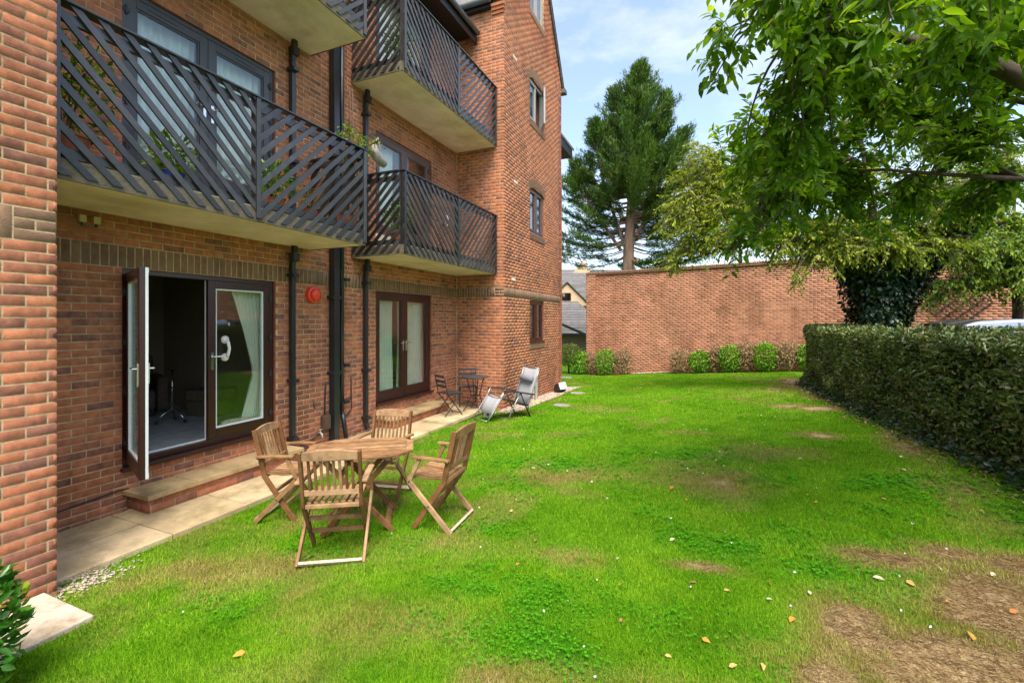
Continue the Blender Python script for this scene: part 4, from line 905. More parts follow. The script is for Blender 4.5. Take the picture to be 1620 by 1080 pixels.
# ------------------------------------------------------------------ leaves and plants
def nrm(a): return a/np.maximum(np.linalg.norm(a, axis=-1, keepdims=True), 1e-9)
def leaf_mesh(name, P, D, N, L, Wd, tone, fine=False, curl=.12):
    """P base, D direction, N rough normal; fine leaves have a folded midrib and a drooping tip"""
    P = np.asarray(P, float); D = nrm(np.asarray(D, float)); n = len(P); S = nrm(np.cross(D, N)); U = np.cross(S, D); L = np.broadcast_to(L, n)[:, None]; Wd = np.broadcast_to(Wd, n)[:, None]; tone = np.asarray(tone)
    if not fine:
        V = np.stack([P, P+D*L*.45+S*Wd*.5+U*Wd*.18, P+D*L-U*L*curl, P+D*L*.45-S*Wd*.5+U*Wd*.18], 1); f = np.array([(0, 1, 2), (0, 2, 3)])
    else:
        c1 = P+D*L*.3-U*Wd*.06; c2 = P+D*L*.66-U*L*curl*.35; tp = P+D*L-U*L*curl
        V = np.stack([P, c1, c2, tp, c1+S*Wd*.46+U*Wd*.2, c2+S*Wd*.36+U*Wd*.16, c1-S*Wd*.46+U*Wd*.2, c2-S*Wd*.36+U*Wd*.16], 1)
        f = np.array([(0, 4, 1), (4, 5, 1), (5, 2, 1), (5, 3, 2), (0, 1, 6), (6, 1, 7), (7, 1, 2), (7, 2, 3)])
    k = V.shape[1]; F = (np.arange(n)[:, None, None]*k+f).reshape(-1, 3)
    return npmesh(name, V.reshape(-1, 3), F, tone=np.repeat(tone, len(f)))
def rdir(n): return nrm(RNG.normal(size=(n, 3)))
def bez(a, b, c, n): t = np.linspace(0, 1, n)[:, None]; return (1-t)**2*a+2*t*(1-t)*b+t*t*c
def foliage(blobs, nodes, nb, step, twig, nleaf, L, Wd, droop, rad, up=0.0, tone_hi=1.0):
    """curved branches from the limbs into each clump, twigs along them, leaves along the twigs"""
    wood = MB(); LP, LD, LN, LL, LT = [], [], [], [], []; nodes = np.array(nodes, float); down = np.array([0, 0, -1.])
    for (c, r, m) in blobs:
        c = np.array(c, float); r = np.array(r, float); a = nodes[np.argmin(((nodes-c)**2).sum(1))]
        for _ in range(max(1, int(nb*m))):
            e = c+r*rdir(1)[0]*RNG.random()**.45; mid = (a+e)/2+np.array([0, 0, .18*np.linalg.norm(e-a)])+RNG.normal(0, .08, 3)*np.linalg.norm(e-a)
            ln = np.linalg.norm(e-a); pts = bez(a, mid, e, 9); wood.tube(pts, list(np.linspace(rad*(.6+.5*ln), rad*.25, 9)), 5, False)
            inside = (((pts-c)/(r*1.25))**2).sum(1) < 1
            s0 = np.argmax(inside)/8 if inside.any() else .6; k = max(3, int(ln*(1-s0)/step)); btone = RNG.normal(0, .12)
            for s in RNG.uniform(s0, 1, k):
                p = (1-s)**2*a+2*s*(1-s)*mid+s*s*e; ax = nrm(2*(1-s)*(mid-a)+2*s*(e-mid)); td = nrm(ax*.6+rdir(1)[0]*.9+down*droop*.6+np.array([0, 0, up])); tl = twig*RNG.uniform(.5, 1.3)
                q = p+td*tl+down*droop*tl*.5; m2 = p+td*tl*.5; tp = bez(p, m2, q, 4); wood.tube(tp, [rad*.22, rad*.17, rad*.12, rad*.06], 3, False)
                kk = max(2, int(nleaf*RNG.uniform(.7, 1.3))); ss = np.linspace(.12, 1, kk)[:, None]; base = (1-ss)**2*p+2*ss*(1-ss)*m2+ss**2*q; tdir = nrm(2*(1-ss)*(m2-p)+2*ss*(q-m2))
                side = nrm(np.cross(tdir, down+RNG.normal(0, .25, 3)))*np.where(np.arange(kk) % 2, 1, -1)[:, None]
                d = nrm(tdir*.75+side*.75+down*droop*.9+RNG.normal(0, .22, (kk, 3))); LP.append(base); LD.append(d); LN.append(nrm(-down[None]+RNG.normal(0, .5, (kk, 3)))); LL.append(L*RNG.uniform(.65, 1.2, kk)); LT.append(np.clip(RNG.normal(.5+btone, .2, kk), 0, tone_hi))
    P, D, N, LL, T = (np.concatenate(x) for x in (LP, LD, LN, LL, LT)); return wood, P, D, N, LL, T

# the large-leaved tree whose boughs hang in from the right
tb = empty('overhanging_tree', (4.3, 6.4, gzf(4.3, 6.4))); tb.location = (0, 0, 0); tag(tb, 'large-leaved green tree behind the hedge with low boughs hanging over the lawn', 'tree')
base = Vector((4.6, 6.3, gzf(4.6, 6.3)-.1)); tr = MB(); tr.tube([base, base+Vector((0, 0, 1.2)), base+Vector((-.1, -.1, 2.4)), base+Vector((-.2, -.1, 3.6)), base+Vector((-.1, .2, 5.4))], [.24, .19, .18, .14, .08], 12)
LIMB = [[(4.5, 6.2, 2.9), (3.6, 5.3, 3.25), (2.6, 4.55, 3.38), (1.95, 4.1, 3.52), (1.72, 4.2, 3.78), (1.1, 4.0, 4.0), (.5, 3.5, 4.0)],
        [(4.5, 6.3, 2.6), (3.6, 5.9, 3.0), (2.57, 5.44, 3.17), (2.0, 5.3, 3.24), (1.5, 5.2, 3.32), (.9, 5.0, 3.3)],
        [(3.6, 5.3, 3.25), (2.9, 5.6, 3.8), (2.2, 5.6, 4.1), (1.5, 5.2, 4.2), (.8, 4.6, 4.0)],
        [(2.6, 4.55, 3.38), (2.0, 3.5, 3.6), (1.4, 2.8, 3.7), (.8, 2.5, 3.75)],
        [(2.57, 5.44, 3.17), (2.25, 5.5, 3.45), (1.95, 5.6, 3.8)],
        [(4.5, 6.3, 3.6), (3.4, 7.2, 4.6), (2.2, 7.2, 5.2), (1.2, 6.6, 5.2)],
        [(4.6, 6.4, 3.4), (5.6, 5.4, 4.4), (6.2, 4.6, 5.0)], [(4.6, 6.4, 3.8), (5.4, 7.6, 4.8), (5.8, 8.6, 5.2)], [(4.5, 6.4, 4.2), (4.0, 5.6, 5.2), (3.4, 5.0, 5.6)], [(4.6, 6.3, 3.6), (4.3, 4.6, 4.8), (3.7, 2.6, 5.4), (3.0, .8, 5.4)]]  # last bough is out of view, added to carry the clumps shading the lawn
LR = [(.12, .085, .065, .06, .045, .03, .015), (.05, .03, .022, .018, .014, .008), (.05, .035, .025, .018, .01), (.04, .03, .02, .01), (.016, .012, .006), (.09, .06, .035, .015), (.09, .06, .02), (.09, .06, .02), (.08, .05, .02), (.11, .08, .05, .02)]
nodes = []
for pts, rr in zip(LIMB, LR):
    tr.tube(pts, list(rr), 8); pv = np.array(pts); nodes += [tuple(p) for p in np.concatenate([np.linspace(pv[i], pv[i+1], 5) for i in range(max(0, len(pv)//2-1), len(pv)-1)])]
BL = [((.30, 2.95, 3.55), (.30, .3, .40), .8), ((.06, 3.06, 3.45), (.10, .16, .26), .3), ((.62, 3.3, 3.75), (.4, .4, .35), 1.0), ((.54, 3.75, 3.22), (.30, .35, .40), 1.0), ((.45, 4.35, 2.95), (.32, .4, .42), 1.2),
      ((.30, 4.05, 2.52), (.14, .22, .34), .55), ((.95, 3.7, 3.70), (.4, .4, .4), 1.2), ((.76, 2.4, 3.25), (.18, .15, .16), .4), ((1.1, 2.65, 3.3), (.25, .2, .18), .55), ((1.05, 5.3, 3.3), (.5, .6, .55), 1.4),
      ((1.35, 4.6, 3.75), (.5, .5, .4), 1.4), ((1.9, 5.6, 3.85), (.6, .6, .5), 1.4), ((2.5, 6.1, 3.15), (.5, .5, .40), .9), ((1.6, 3.4, 3.85), (.45, .45, .3), 1.0), ((1.9, 4.3, 4.1), (.5, .5, .4), 1.2), ((2.4, 5.0, 4.2), (.6, .6, .5), 1.2),
      ((.8, 4.6, 4.15), (.5, .5, .4), 1.2), ((1.3, 6.6, 5.0), (.8, .7, .7), 1.2), ((2.4, 7.0, 4.9), (.8, .7, .7), 1.2), ((3.3, 5.4, 5.2), (.9, .8, .6), 1.0), ((5.6, 5.2, 4.9), (1, .9, .8), 1.0), ((5.5, 8, 5), (1, .9, .8), 1.0), ((4.4, 6.4, 5.8), (1, 1, .7), 1.0), ((.75, 5.0, 3.05), (.5, .5, .4), .8), ((1.7, 5.5, 3.0), (.6, .5, .3), .6), ((1.2, 5.6, 3.0), (.5, .5, .35), .6), ((.35, 4.6, 3.4), (.35, .4, .4), 1.0), ((2.2, 5.2, 3.5), (.6, .5, .45), 1.2), ((1.1, 3.0, 3.75), (.4, .35, .3), .9), ((1.5, 3.9, 3.5), (.4, .4, .3), .8), ((3.0, .6, 5.4), (1.1, 1.1, .6), 1.2), ((3.5, 2.0, 5.6), (1.1, 1.1, .6), 1.3), ((4.4, 3.6, 5.6), (1.1, 1.1, .7), 1.3), ((3.0, 3.4, 5.4), (.9, .9, .6), 1.0), ((4.4, 1.4, 5.4), (1.0, 1.0, .6), 1.0)]  # last clumps are unseen overhead, added to shade the right of the lawn
wood, P, D, N, LL, T = foliage(BL, nodes, 13, .040, .18, 9, .080, .034, .2, .012, up=.14)
tr.build('trunk', 'bark', tb, smooth=True); wood.build('branches', 'bark', tb); obj('crown', leaf_mesh('crown', P, D, N, LL, LL*.47, T, True, .16), 'leaf_cherry', tb)
# the ivy-clad tree at the end of the hedge
ta = empty('ivy_clad_tree'); tag(ta, 'spreading tree with a thick ivy-covered trunk rising behind the hedge', 'tree')
bx_, by_ = 3.73, 13.0; bz = gzf(bx_, by_); tr = MB(); tr.tube([(bx_, by_, bz-.1), (bx_-.02, by_, 1.2), (bx_-.05, by_, 2.2), (bx_-.05, by_, 3.0)], [.34, .3, .3, .22], 12)
LA = [[(bx_-.1, by_, 2.3), (3.1, 12.9, 3.4), (2.3, 12.9, 4.3), (1.2, 13.2, 5.0), (.2, 13.0, 5.2)], [(bx_, by_, 2.4), (3.6, 12.9, 3.8), (3.4, 12.8, 5.3), (3.2, 12.8, 6.6)], [(bx_+.1, by_, 2.3), (4.4, 13.0, 3.4), (5.1, 13.1, 4.3), (6.0, 13.2, 5.4)],
      [(3.1, 12.9, 3.4), (2.4, 12.5, 3.7), (1.4, 12.5, 3.9), (.3, 12.5, 3.7), (-.7, 12.6, 3.4)], [(3.6, 12.9, 3.8), (4.2, 12.2, 4.6), (4.6, 11.6, 5.6)], [(3.4, 12.8, 5.3), (2.3, 12.6, 6.2), (1.5, 12.8, 6.8)]]
nodes = []
for pts in LA:
    tr.tube(pts, list(np.linspace(.15, .02, len(pts))), 8); pv = np.array(pts); nodes += [tuple(p) for p in np.concatenate([np.linspace(pv[i], pv[i+1], 4) for i in range(1, len(pv)-1)])]
BA = [((-.2, 12.9, 5.3), (.9, .9, .7), 1), ((-.85, 12.6, 3.45), (.5, .5, .5), .5), ((.7, 13.2, 6.0), (.9, .9, .7), 1), ((.3, 12.7, 4.2), (1.0, .8, .7), 1), ((1.6, 12.6, 4.3), (.9, .8, .6), 1), ((2.4, 12.7, 3.6), (.9, .8, .45), 1), ((3.5, 12.5, 3.9), (1.1, .8, .6), 1.3), ((4.7, 12.8, 3.9), (.9, .8, .6), 1.1),
      ((1.8, 13.0, 6.4), (1, 1, .8), 1), ((3.2, 12.9, 6.6), (1.3, 1, .9), 1.2), ((4.7, 12.4, 5.8), (1.1, 1, .9), 1.2), ((5.9, 13.2, 5.4), (1, 1, .9), 1), ((2.9, 12.4, 5.0), (1.1, .9, .7), 1.1), ((2.1, 12.2, 2.9), (.7, .5, .25), .4), ((2.9, 12.3, 3.45), (.7, .5, .3), .6), ((4.4, 12.3, 3.45), (.7, .5, .3), .8), ((3.4, 12.1, 3.5), (1.2, .6, .5), 1.6), ((1.6, 12.3, 3.6), (.8, .6, .4), 1.0), ((2.6, 12.1, 4.2), (1.0, .6, .6), 1.4), ((4.8, 12.2, 4.4), (.9, .6, .7), 1.3), ((-.3, 12.6, 4.5), (.7, .6, .6), .9), ((.9, 12.7, 5.2), (.9, .7, .7), 1.2), ((-.75, 12.7, 4.9), (.6, .6, .8), 2.0), ((.1, 13, 6.1), (.8, .7, .7), 2.0), ((.3, 12.8, 5.0), (.8, .6, .8), 1.8), ((-.4, 12.6, 4.0), (.6, .5, .45), .8)]
wood, P, D, N, LL, T = foliage(BA, nodes, 17, .07, .38, 10, .105, .03, .4, .016)
tr.build('trunk', 'bark', ta, smooth=True); wood.build('branches', 'twig_grey', ta); obj('crown', leaf_mesh('crown', P, D, N, LL, LL*.42, T), 'leaf_olive', ta)
n = 15000; z = RNG.uniform(.3, 4.0, n); hw = np.interp(z, [.3, 1.6, 2.2, 3.0, 3.6, 4.0], [.40, .44, .60, .92, 1.05, .9]); a = RNG.uniform(0, 2*PI, n); q = RNG.random(n)**.3
lump = .72+.5*vnoise(a*1.6+7, z*1.3, 1.6, 4); Pv = np.stack([bx_-.04+hw*np.cos(a)*q*lump+np.clip(z-2.4, 0, 2)*.08, by_+hw*.75*np.sin(a)*q*lump, z], -1); Dv = nrm(np.stack([np.cos(a), np.sin(a), -.9+0*a], -1)+RNG.normal(0, .45, (n, 3))); Nv = nrm(np.stack([np.cos(a), np.sin(a), .5+0*a], -1)+RNG.normal(0, .3, (n, 3)))
m_ = 4200; q_ = RNG.random(m_); ctr = np.array([3.75, 13.0, 2.5])+q_[:, None]*np.array([1.75, .1, 1.9]); P2 = ctr+rdir(m_)*(np.array([.34, .34, .30])*(.55+.6*RNG.random((m_, 1)))); P3_ = np.array([3.6, 13.0, 2.6])+q_[:, None]*np.array([-1.2, -.1, 1.5])+rdir(m_)*.3*(.5+.6*RNG.random((m_, 1)))
Pv = np.concatenate([Pv, P2, P3_]); e_ = rdir(2*m_); Dv = np.concatenate([Dv, nrm(e_+np.array([0, 0, -.7]))]); Nv = np.concatenate([Nv, nrm(e_+np.array([0, 0, .6]))]); n = len(Pv)
obj('ivy', leaf_mesh('ivy', Pv, Dv, Nv, RNG.uniform(.06, .12, n), RNG.uniform(.06, .10, n), RNG.random(n)), 'leaf_ivy', ta)
# bright trees beyond the car, on the right
def small_tree(name, label, x, y, h, blobs, m, leafL=.09, nb=11, lr=.1):
    t = empty(name); tag(t, label, 'tree'); z0 = gzf(x, y); tr = MB(); tr.tube([(x, y, z0-.1), (x+.05, y, z0+h*.4), (x-.05, y+.05, z0+h*.75), (x, y, z0+h)], [lr*1.3, lr, lr*.6, lr*.2], 9)
    nodes = [(x, y, z0+h*f) for f in np.linspace(.35, .95, 8)]
    wood, P, D, N, LL, T = foliage(blobs, nodes, nb, .10, .36, 9, leafL, .03, .5, .016); tr.build('trunk', 'bark', t, smooth=True); wood.build('branches', 'bark', t); obj('crown', leaf_mesh('crown', P, D, N, LL, LL*.45, T), m, t)
small_tree('lime_green_tree', 'bright yellow-green tree behind the parked car on the right', 7.2, 15.6, 4.6, [((6.4, 15.2, 3.4), (1., .8, .8), 1.2), ((7.4, 15.0, 3.2), (1., .8, .9), 1.2), ((6.0, 14.6, 2.9), (.6, .6, .45), .7), ((7.0, 15.4, 4.5), (1.3, 1, .9), 1.3), ((8.3, 15.2, 4.0), (1, .9, 1), 1.2), ((5.6, 15.2, 4.3), (.9, .8, .7), 1), ((6.4, 14.4, 3.6), (.7, .5, .6), .8), ((8.4, 14.8, 2.9), (1, .7, .7), 1), ((5.5, 14.3, 3.5), (.8, .5, .6), 1.2), ((6.9, 14.1, 2.9), (.9, .5, .6), 1.3), ((7.9, 13.9, 3.6), (.9, .5, .7), 1.3), ((5.2, 14.5, 2.7), (.5, .4, .4), .8)], 'leaf_lime', nb=20, leafL=.12)
small_tree('young_tree', 'feathery yellow-green young tree beyond the brick wall beside the conifer', 1.4, 22.2, 7.2, [((.9, 21.9, 5.6), (1.4, 1, 1.0), 1.2), ((2.3, 22, 6.2), (1.4, 1, 1.1), 1.2), ((.4, 22.1, 6.9), (1.3, 1, 1), 1.1), ((1.8, 22.2, 8), (1.3, 1, .9), 1), ((3.6, 22.2, 5.6), (1.4, 1, 1.1), 1), ((3.2, 22.2, 7.4), (1.2, 1, .9), .8)], 'leaf_lime', .15, 18)
small_tree('background_tree', 'dense green tree beyond the far end of the brick wall', 6.5, 24.0, 9.0, [((5.2, 23.8, 6.2), (1.8, 1.2, 1.4), 1.3), ((7.6, 23.6, 6.0), (1.8, 1.2, 1.5), 1.3), ((6.2, 23.8, 8.4), (2, 1.3, 1.4), 1.3), ((9.2, 23.6, 7.2), (1.8, 1.2, 1.5), 1.2), ((11.2, 23, 6.4), (1.8, 1.2, 1.6), 1.2), ((12, 22, 4.5), (1.6, 1.2, 1.4), 1.1), ((9.6, 23, 4.9), (1.6, 1.2, 1.), 1)], 'leaf_lime', .15, 12)

# conifer
tcn = empty('conifer'); tag(tcn, 'tall dark green conifer with a bare pinkish trunk standing behind the brick wall', 'tree')
cx, cy = -3.7, 23.6; cz = -.5; H = 15.3; tr = MB(); tr.tube([(cx, cy, cz), (cx+.02, cy, 3.5), (cx+.1, cy, 6), (cx+.3, cy, 9.5), (cx+.65, cy, H-.8)], [.36, .30, .26, .17, .03], 12)
LP, LD, LN, LT, LL = [], [], [], [], []
LEAD = [([3.5, 6, 9.5, H], [.02, .1, .3, .65], 4.0, H, [3.6, 4.3, 4.0, 2.5, 1.05, .2], 430), ([6, 9, 12.4], [-.2, -1.2, -1.7], 8.0, 12.6, [1.9, 1.9, 1.6, 1.2, .7, .15], 70), ([7, 10, 13.6], [.2, 1.2, 1.9], 9.0, 13.9, [1.9, 1.9, 1.6, 1.2, .7, .15], 70), ([5.5, 8, 10.4], [-.3, -1.9, -2.7], 7.6, 10.6, [1.7, 1.8, 1.5, 1.0, .6, .15], 55), ([6, 8.5, 11.2], [.3, 1.9, 2.7], 8.0, 11.4, [1.7, 1.8, 1.5, 1.0, .6, .15], 55), ([8, 11, 14.2], [.1, -.5, -.7], 11., 14.4, [1.2, 1.2, 1.0, .8, .5, .15], 45)]
for li, (zk, xk, zlo, zhi, pf, nbr) in enumerate(LEAD):
    yo = 0. if li == 0 else RNG.uniform(-.8, .8)
    if li: tr.tube([(cx+x_, cy+yo*(i_/2), z_) for i_, (x_, z_) in enumerate(zip(xk, zk))], [.10, .06, .015], 6, False)
    for b in range(nbr):
        f = RNG.random()**.9; z = zlo+f*(zhi-zlo-.5); ang = RNG.uniform(0, 2*PI)
        if li == 0 and f < .26 and abs((ang-R(279)+PI) % (2*PI)-PI) < R(42): continue
        prof = np.interp(f, [0, .10, .3, .55, .8, 1], pf); ln = prof*RNG.uniform(.5, 1.1)*(.45+.95*float(vnoise(ang*1.3+3+li, f*6, 1.0, 12)))
        o = np.array([cx+np.interp(z, zk, xk), cy+yo*min(1, (z-zk[0])/4) if li else cy, z]); out = np.array([math.cos(ang), math.sin(ang), 0]); e = o+out*ln+np.array([0, 0, ln*np.interp(f, [0, .3, 1], [-.18 if li == 0 else .2, .30, 1.2])]); mid = (o+e)/2+np.array([0, 0, -.25*ln])
        tr.tube(bez(o, mid, e, 6), list(np.linspace(.045 if f < .5 and li == 0 else .022, .006, 6)), 4, False); bt = RNG.normal(0, .16)
        k = int(9+ln*15)
        for s in RNG.uniform(.2, 1, k)**.8:
            p = (1-s)**2*o+2*s*(1-s)*mid+s*s*e; ax = nrm(2*(1-s)*(mid-o)+2*s*(e-mid)); m = 8; sd = nrm(ax*.9+rdir(m)*np.array([.75, .75, .45])+np.array([0, 0, .12])); LP.append(p+RNG.normal(0, .08, (m, 3))); LD.append(sd); LN.append(nrm(np.array([0, 0, 1.])+RNG.normal(0, .5, (m, 3)))); LL.append(RNG.uniform(.10, .30, m)); LT.append(np.clip(RNG.normal(.34+.30*s+bt, .16, m), 0, 1))
tr.build('trunk', 'bark_red', tcn, smooth=True); P, D, N, LL, T = (np.concatenate(x) for x in (LP, LD, LN, LL, LT)); obj('crown', leaf_mesh('crown', P, D, N, LL, LL*.17, T, False, .05), 'needles', tcn)

# hedges
def hedge(name, label, path_, width, ztop, leafL, dens, m='leaf_hedge', front_only=False):
    """path_: list of (x, y) of the face; the body lies to its right (+90 degrees clockwise)"""
    h = empty(name); tag(h, label, 'hedge'); p = np.array(path_, float); seg = np.diff(p, axis=0); ln = np.linalg.norm(seg, axis=1)
    P, D, N = [], [], []; core = MB()
    for i in range(len(seg)):
        d = seg[i]/ln[i]; r = np.array([d[1], -d[0]]); zg = gzf(*p[i]); z0 = min(zg, gzf(*p[i+1]))-.05; a, b = p[i], p[i+1]; e = .13
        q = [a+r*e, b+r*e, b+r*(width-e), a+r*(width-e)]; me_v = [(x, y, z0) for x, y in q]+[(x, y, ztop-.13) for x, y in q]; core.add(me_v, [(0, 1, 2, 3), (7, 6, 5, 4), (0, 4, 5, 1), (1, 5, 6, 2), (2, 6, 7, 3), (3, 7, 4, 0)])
        hh = ztop-zg
        for face in ('front', 'back', 'top', 'e0', 'e1'):
            area = {'front': ln[i]*hh, 'back': ln[i]*hh*.4, 'top': ln[i]*width, 'e0': width*hh if i == 0 else 0, 'e1': width*hh if i == len(seg)-1 else 0}[face]; n = int(area*dens)
            if n < 1: continue
            s = RNG.random(n); v = RNG.random(n); zz = zg+v*hh; nn = np.zeros((n, 3))
            if face == 'front': xy = a+d*(s*ln[i])[:, None]; nn[:, :2] = -r
            elif face == 'back': xy = a+d*(s*ln[i])[:, None]+r*width; nn[:, :2] = r
            elif face == 'top': xy = a+d*(s*ln[i])[:, None]+r*(v*width)[:, None]; zz = np.full(n, ztop); nn[:, 2] = 1
            elif face == 'e0': xy = a+r*(s*width)[:, None]; nn[:, :2] = -d
            else: xy = b+r*(s*width)[:, None]; nn[:, :2] = d
            pos = np.concatenate([xy, zz[:, None]], 1); lump = (vnoise(pos[:, 0]*1.3+pos[:, 1], pos[:, 2]*1.5, 2.2, 6)-.5)*.20+(vnoise(pos[:, 0]*1.3+pos[:, 1], pos[:, 2]*1.5+pos[:, 0], .7, 16)-.5)*.12; pos += nn*(lump-RNG.random(n)**2*.11)[:, None]
            rnd = .03*(np.clip(zz-(ztop-.18), 0, 1)/.18)**2 if face != 'top' else 0; pos -= nn*np.reshape(rnd, (-1, 1)) if face != 'top' else 0
            P.append(pos); N.append(nn); D.append(nrm(nn*.55+RNG.normal(0, .75, (n, 3))+np.array([0, 0, .12])))
    shoots = MB()
    for i in range(len(seg)):
        d = seg[i]/ln[i]; r = np.array([d[1], -d[0]])
        for _ in range(int(ln[i]*9)):
            q = p[i]+d*ln[i]*RNG.random()+r*width*RNG.random(); hh = RNG.uniform(.04, .15); a0 = np.array([q[0], q[1], ztop-.06]); b0 = a0+np.array([RNG.normal(0, .04), RNG.normal(0, .04), hh+.06]); shoots.tube([a0, b0], [.003, .002], 3, False); k = 5
            P.append(a0+(b0-a0)*np.linspace(.4, 1, k)[:, None]); N.append(np.tile([0, 0, 1.], (k, 1))); D.append(nrm(RNG.normal(0, .7, (k, 3))+np.array([0, 0, .5])))
    shoots.build('shoots', 'twig_grey', h)
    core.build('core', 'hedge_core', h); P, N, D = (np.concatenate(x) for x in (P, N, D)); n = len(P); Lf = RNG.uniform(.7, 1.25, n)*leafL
    obj('foliage', leaf_mesh('foliage', P-D*Lf[:, None]*.4, D, nrm(N+RNG.normal(0, .45, (n, 3))), Lf, Lf*.46, RNG.random(n), True, .1), m, h); return h
HP = [(2.8, 3.2), (2.68, 5.6), (2.52, 7.5), (2.42, 9.5), (2.36, 12.0), (2.34, 13.9), (2.62, 14.75)]
hedge('hedge', 'thick clipped dark green hedge running along the right side of the lawn', HP, 1.0, 1.74, .066, 1350)
hedge('hedge', 'low clipped hedge beyond the ivy-clad trunk, in front of the brick wall', [(3.4, 15.6), (8.6, 15.0)], .9, 1.72, .06, 420)
# litter and ivy at the hedge foot
n = 1100; yv = RNG.uniform(4.2, 14.2, n); xv = np.interp(yv, [q[1] for q in HP], [q[0] for q in HP])-np.abs(RNG.normal(0, .10, n))-.01; Pv = np.stack([xv, yv, gz(xv, yv)+RNG.random(n)**2*.16+.015], -1); Dv = nrm(RNG.normal(size=(n, 3))*np.array([1, 1, .45])); 
tag(obj('ground_ivy', leaf_mesh('ground_ivy', Pv, Dv, nrm(np.array([-.4, 0, 1.])+RNG.normal(0, .3, (n, 3))), .06, .045, RNG.random(n)), 'leaf_ivy'), 'dark ivy creeping along the foot of the hedge', 'ivy', kind='stuff')
n = 700; yv = RNG.uniform(4.6, 14.2, n); xv = np.interp(yv, [q[1] for q in HP], [q[0] for q in HP])-np.abs(RNG.normal(.1, .16, n)); Pv = np.stack([xv, yv, gz(xv, yv)+.02], -1); Dv = nrm(RNG.normal(size=(n, 3))*np.array([1, 1, .25]))
tag(obj('leaf_litter', leaf_mesh('leaf_litter', Pv, Dv, np.tile([0, 0, 1.], (n, 1)), .055, .03, RNG.random(n)), 'leaf_dry'), 'dry brown leaf litter along the foot of the hedge', 'leaf litter', kind='stuff')

# shrubs at the foot of the brick wall
def shrub(x, y, rx, h, kind, label, stem=.0):
    s = empty('shrub' if kind != 'dry' else 'bare_shrub', (x, y, gzf(x, y))); tag(s, label, 'shrub', 'shrubs along the foot of the brick wall')
    st = MB(); nst = 60 if kind == 'dry' else 9
    for _ in range(nst):
        a = RNG.uniform(0, 2*PI); r = rx*RNG.random()**.5*.9; hh = h*RNG.uniform(.7, .98); st.tube([(0+r*.15*math.cos(a), r*.15*math.sin(a), -.03), (r*.6*math.cos(a), r*.6*math.sin(a), hh*.5), (r*math.cos(a), r*math.sin(a), hh)], [.012, .008, .004], 4, False)
    st.build('stems', 'twig_grey' if kind == 'dry' else 'bark', s)
    n = {'green': 1700, 'dry': 1700, 'topiary': 3200}[kind]; d = rdir(n); q = RNG.random(n)**(.22 if kind != 'dry' else .5); lump = .88+.25*vnoise(d[:, 0]*2+9, d[:, 1]*2+d[:, 2], 1.8, 3)
    zc = stem+(h-stem)/2; Pv = np.stack([d[:, 0]*rx*q*lump, d[:, 1]*rx*q*lump, np.maximum(zc+d[:, 2]*(h-stem)/2*q*lump, .02)], -1); L = {'green': .085, 'dry': .07, 'topiary': .07}[kind]
    obj('foliage', leaf_mesh('foliage', Pv, nrm(d+RNG.normal(0, .6, (n, 3))), nrm(d+np.array([0, 0, .5])+RNG.normal(0, .3, (n, 3))), L*RNG.uniform(.7, 1.2, n), L*.55, RNG.random(n)), {'green': 'leaf_shrub', 'dry': 'leaf_dry', 'topiary': 'leaf_topiary'}[kind], s)
def wl_(u, d): p = GA+GU*u+GN*d; return p[0], p[1]
x, y = wl_(-.55, .75); shrub(x, y, .60, 1.35, 'topiary', 'large dark round-headed clipped bush at the left end of the brick wall', .35)
SH = [(-.02, .7, 'green', .44, .86, 'first clipped green shrub, in front of the wall end pilaster'), (.52, .55, 'dry', .36, .9, 'bare brown shrub between the two left-hand green shrubs'), (1.18, .6, 'green', .42, .92, 'second clipped green shrub from the left end of the wall'), (1.95, .55, 'dry', .46, .92, 'bare brown shrub left of the open gravel gap at the wall foot'),
      (4.30, .5, 'dry', .40, .9, 'bare brown shrub right of the open gravel gap at the wall foot'), (5.05, .55, 'green', .36, .78, 'small green shrub, third from the left along the brick wall'), (5.62, .45, 'dry', .28, .92, 'slim bare brown shrub between two green ones at the middle of the wall'), (6.12, .55, 'green', .38, .82, 'clipped green shrub, fourth from the left along the brick wall'),
      (6.70, .48, 'dry', .36, .95, 'bare brown shrub left of the last green shrub by the hedge'), (7.28, .55, 'green', .40, .92, 'clipped bright green shrub nearest the hedge end'), (7.95, .5, 'dry', .42, .95, 'bare brown shrub next to the end of the hedge'), (8.6, .5, 'green', .4, .85, 'green shrub half hidden behind the hedge end')]
for u, d, k, r, h, lab in SH: x, y = wl_(u, d); shrub(x, y, r*random.uniform(.95, 1.1), h*random.uniform(1.05, 1.25), k, lab)
# glossy bush in the near corner
s = empty('evergreen_bush', (-3.36, .80, gzf(-3.36, .8))); tag(s, 'glossy evergreen bush beside the concrete slab at the bottom left corner', 'bush'); st = MB()
for _ in range(14): a = RNG.uniform(0, 2*PI); st.tube([(0, 0, -.03), (.15*math.cos(a), .15*math.sin(a), .3), (.28*math.cos(a), .28*math.sin(a), .6)], [.012, .009, .005], 5, False)
st.build('stems', 'bark', s); n = 3800; d = rdir(n); q = RNG.random(n)**.35; Pv = np.stack([d[:, 0]*.40*q, d[:, 1]*.40*q, np.maximum(.38+d[:, 2]*.40*q, .02)], -1)
obj('foliage', leaf_mesh('foliage', Pv, nrm(d*.8+RNG.normal(0, .5, (n, 3))+np.array([0, 0, .3])), nrm(d+RNG.normal(0, .4, (n, 3))), RNG.uniform(.045, .075, n), RNG.uniform(.026, .04, n), RNG.random(n), True), 'leaf_glossy', s)

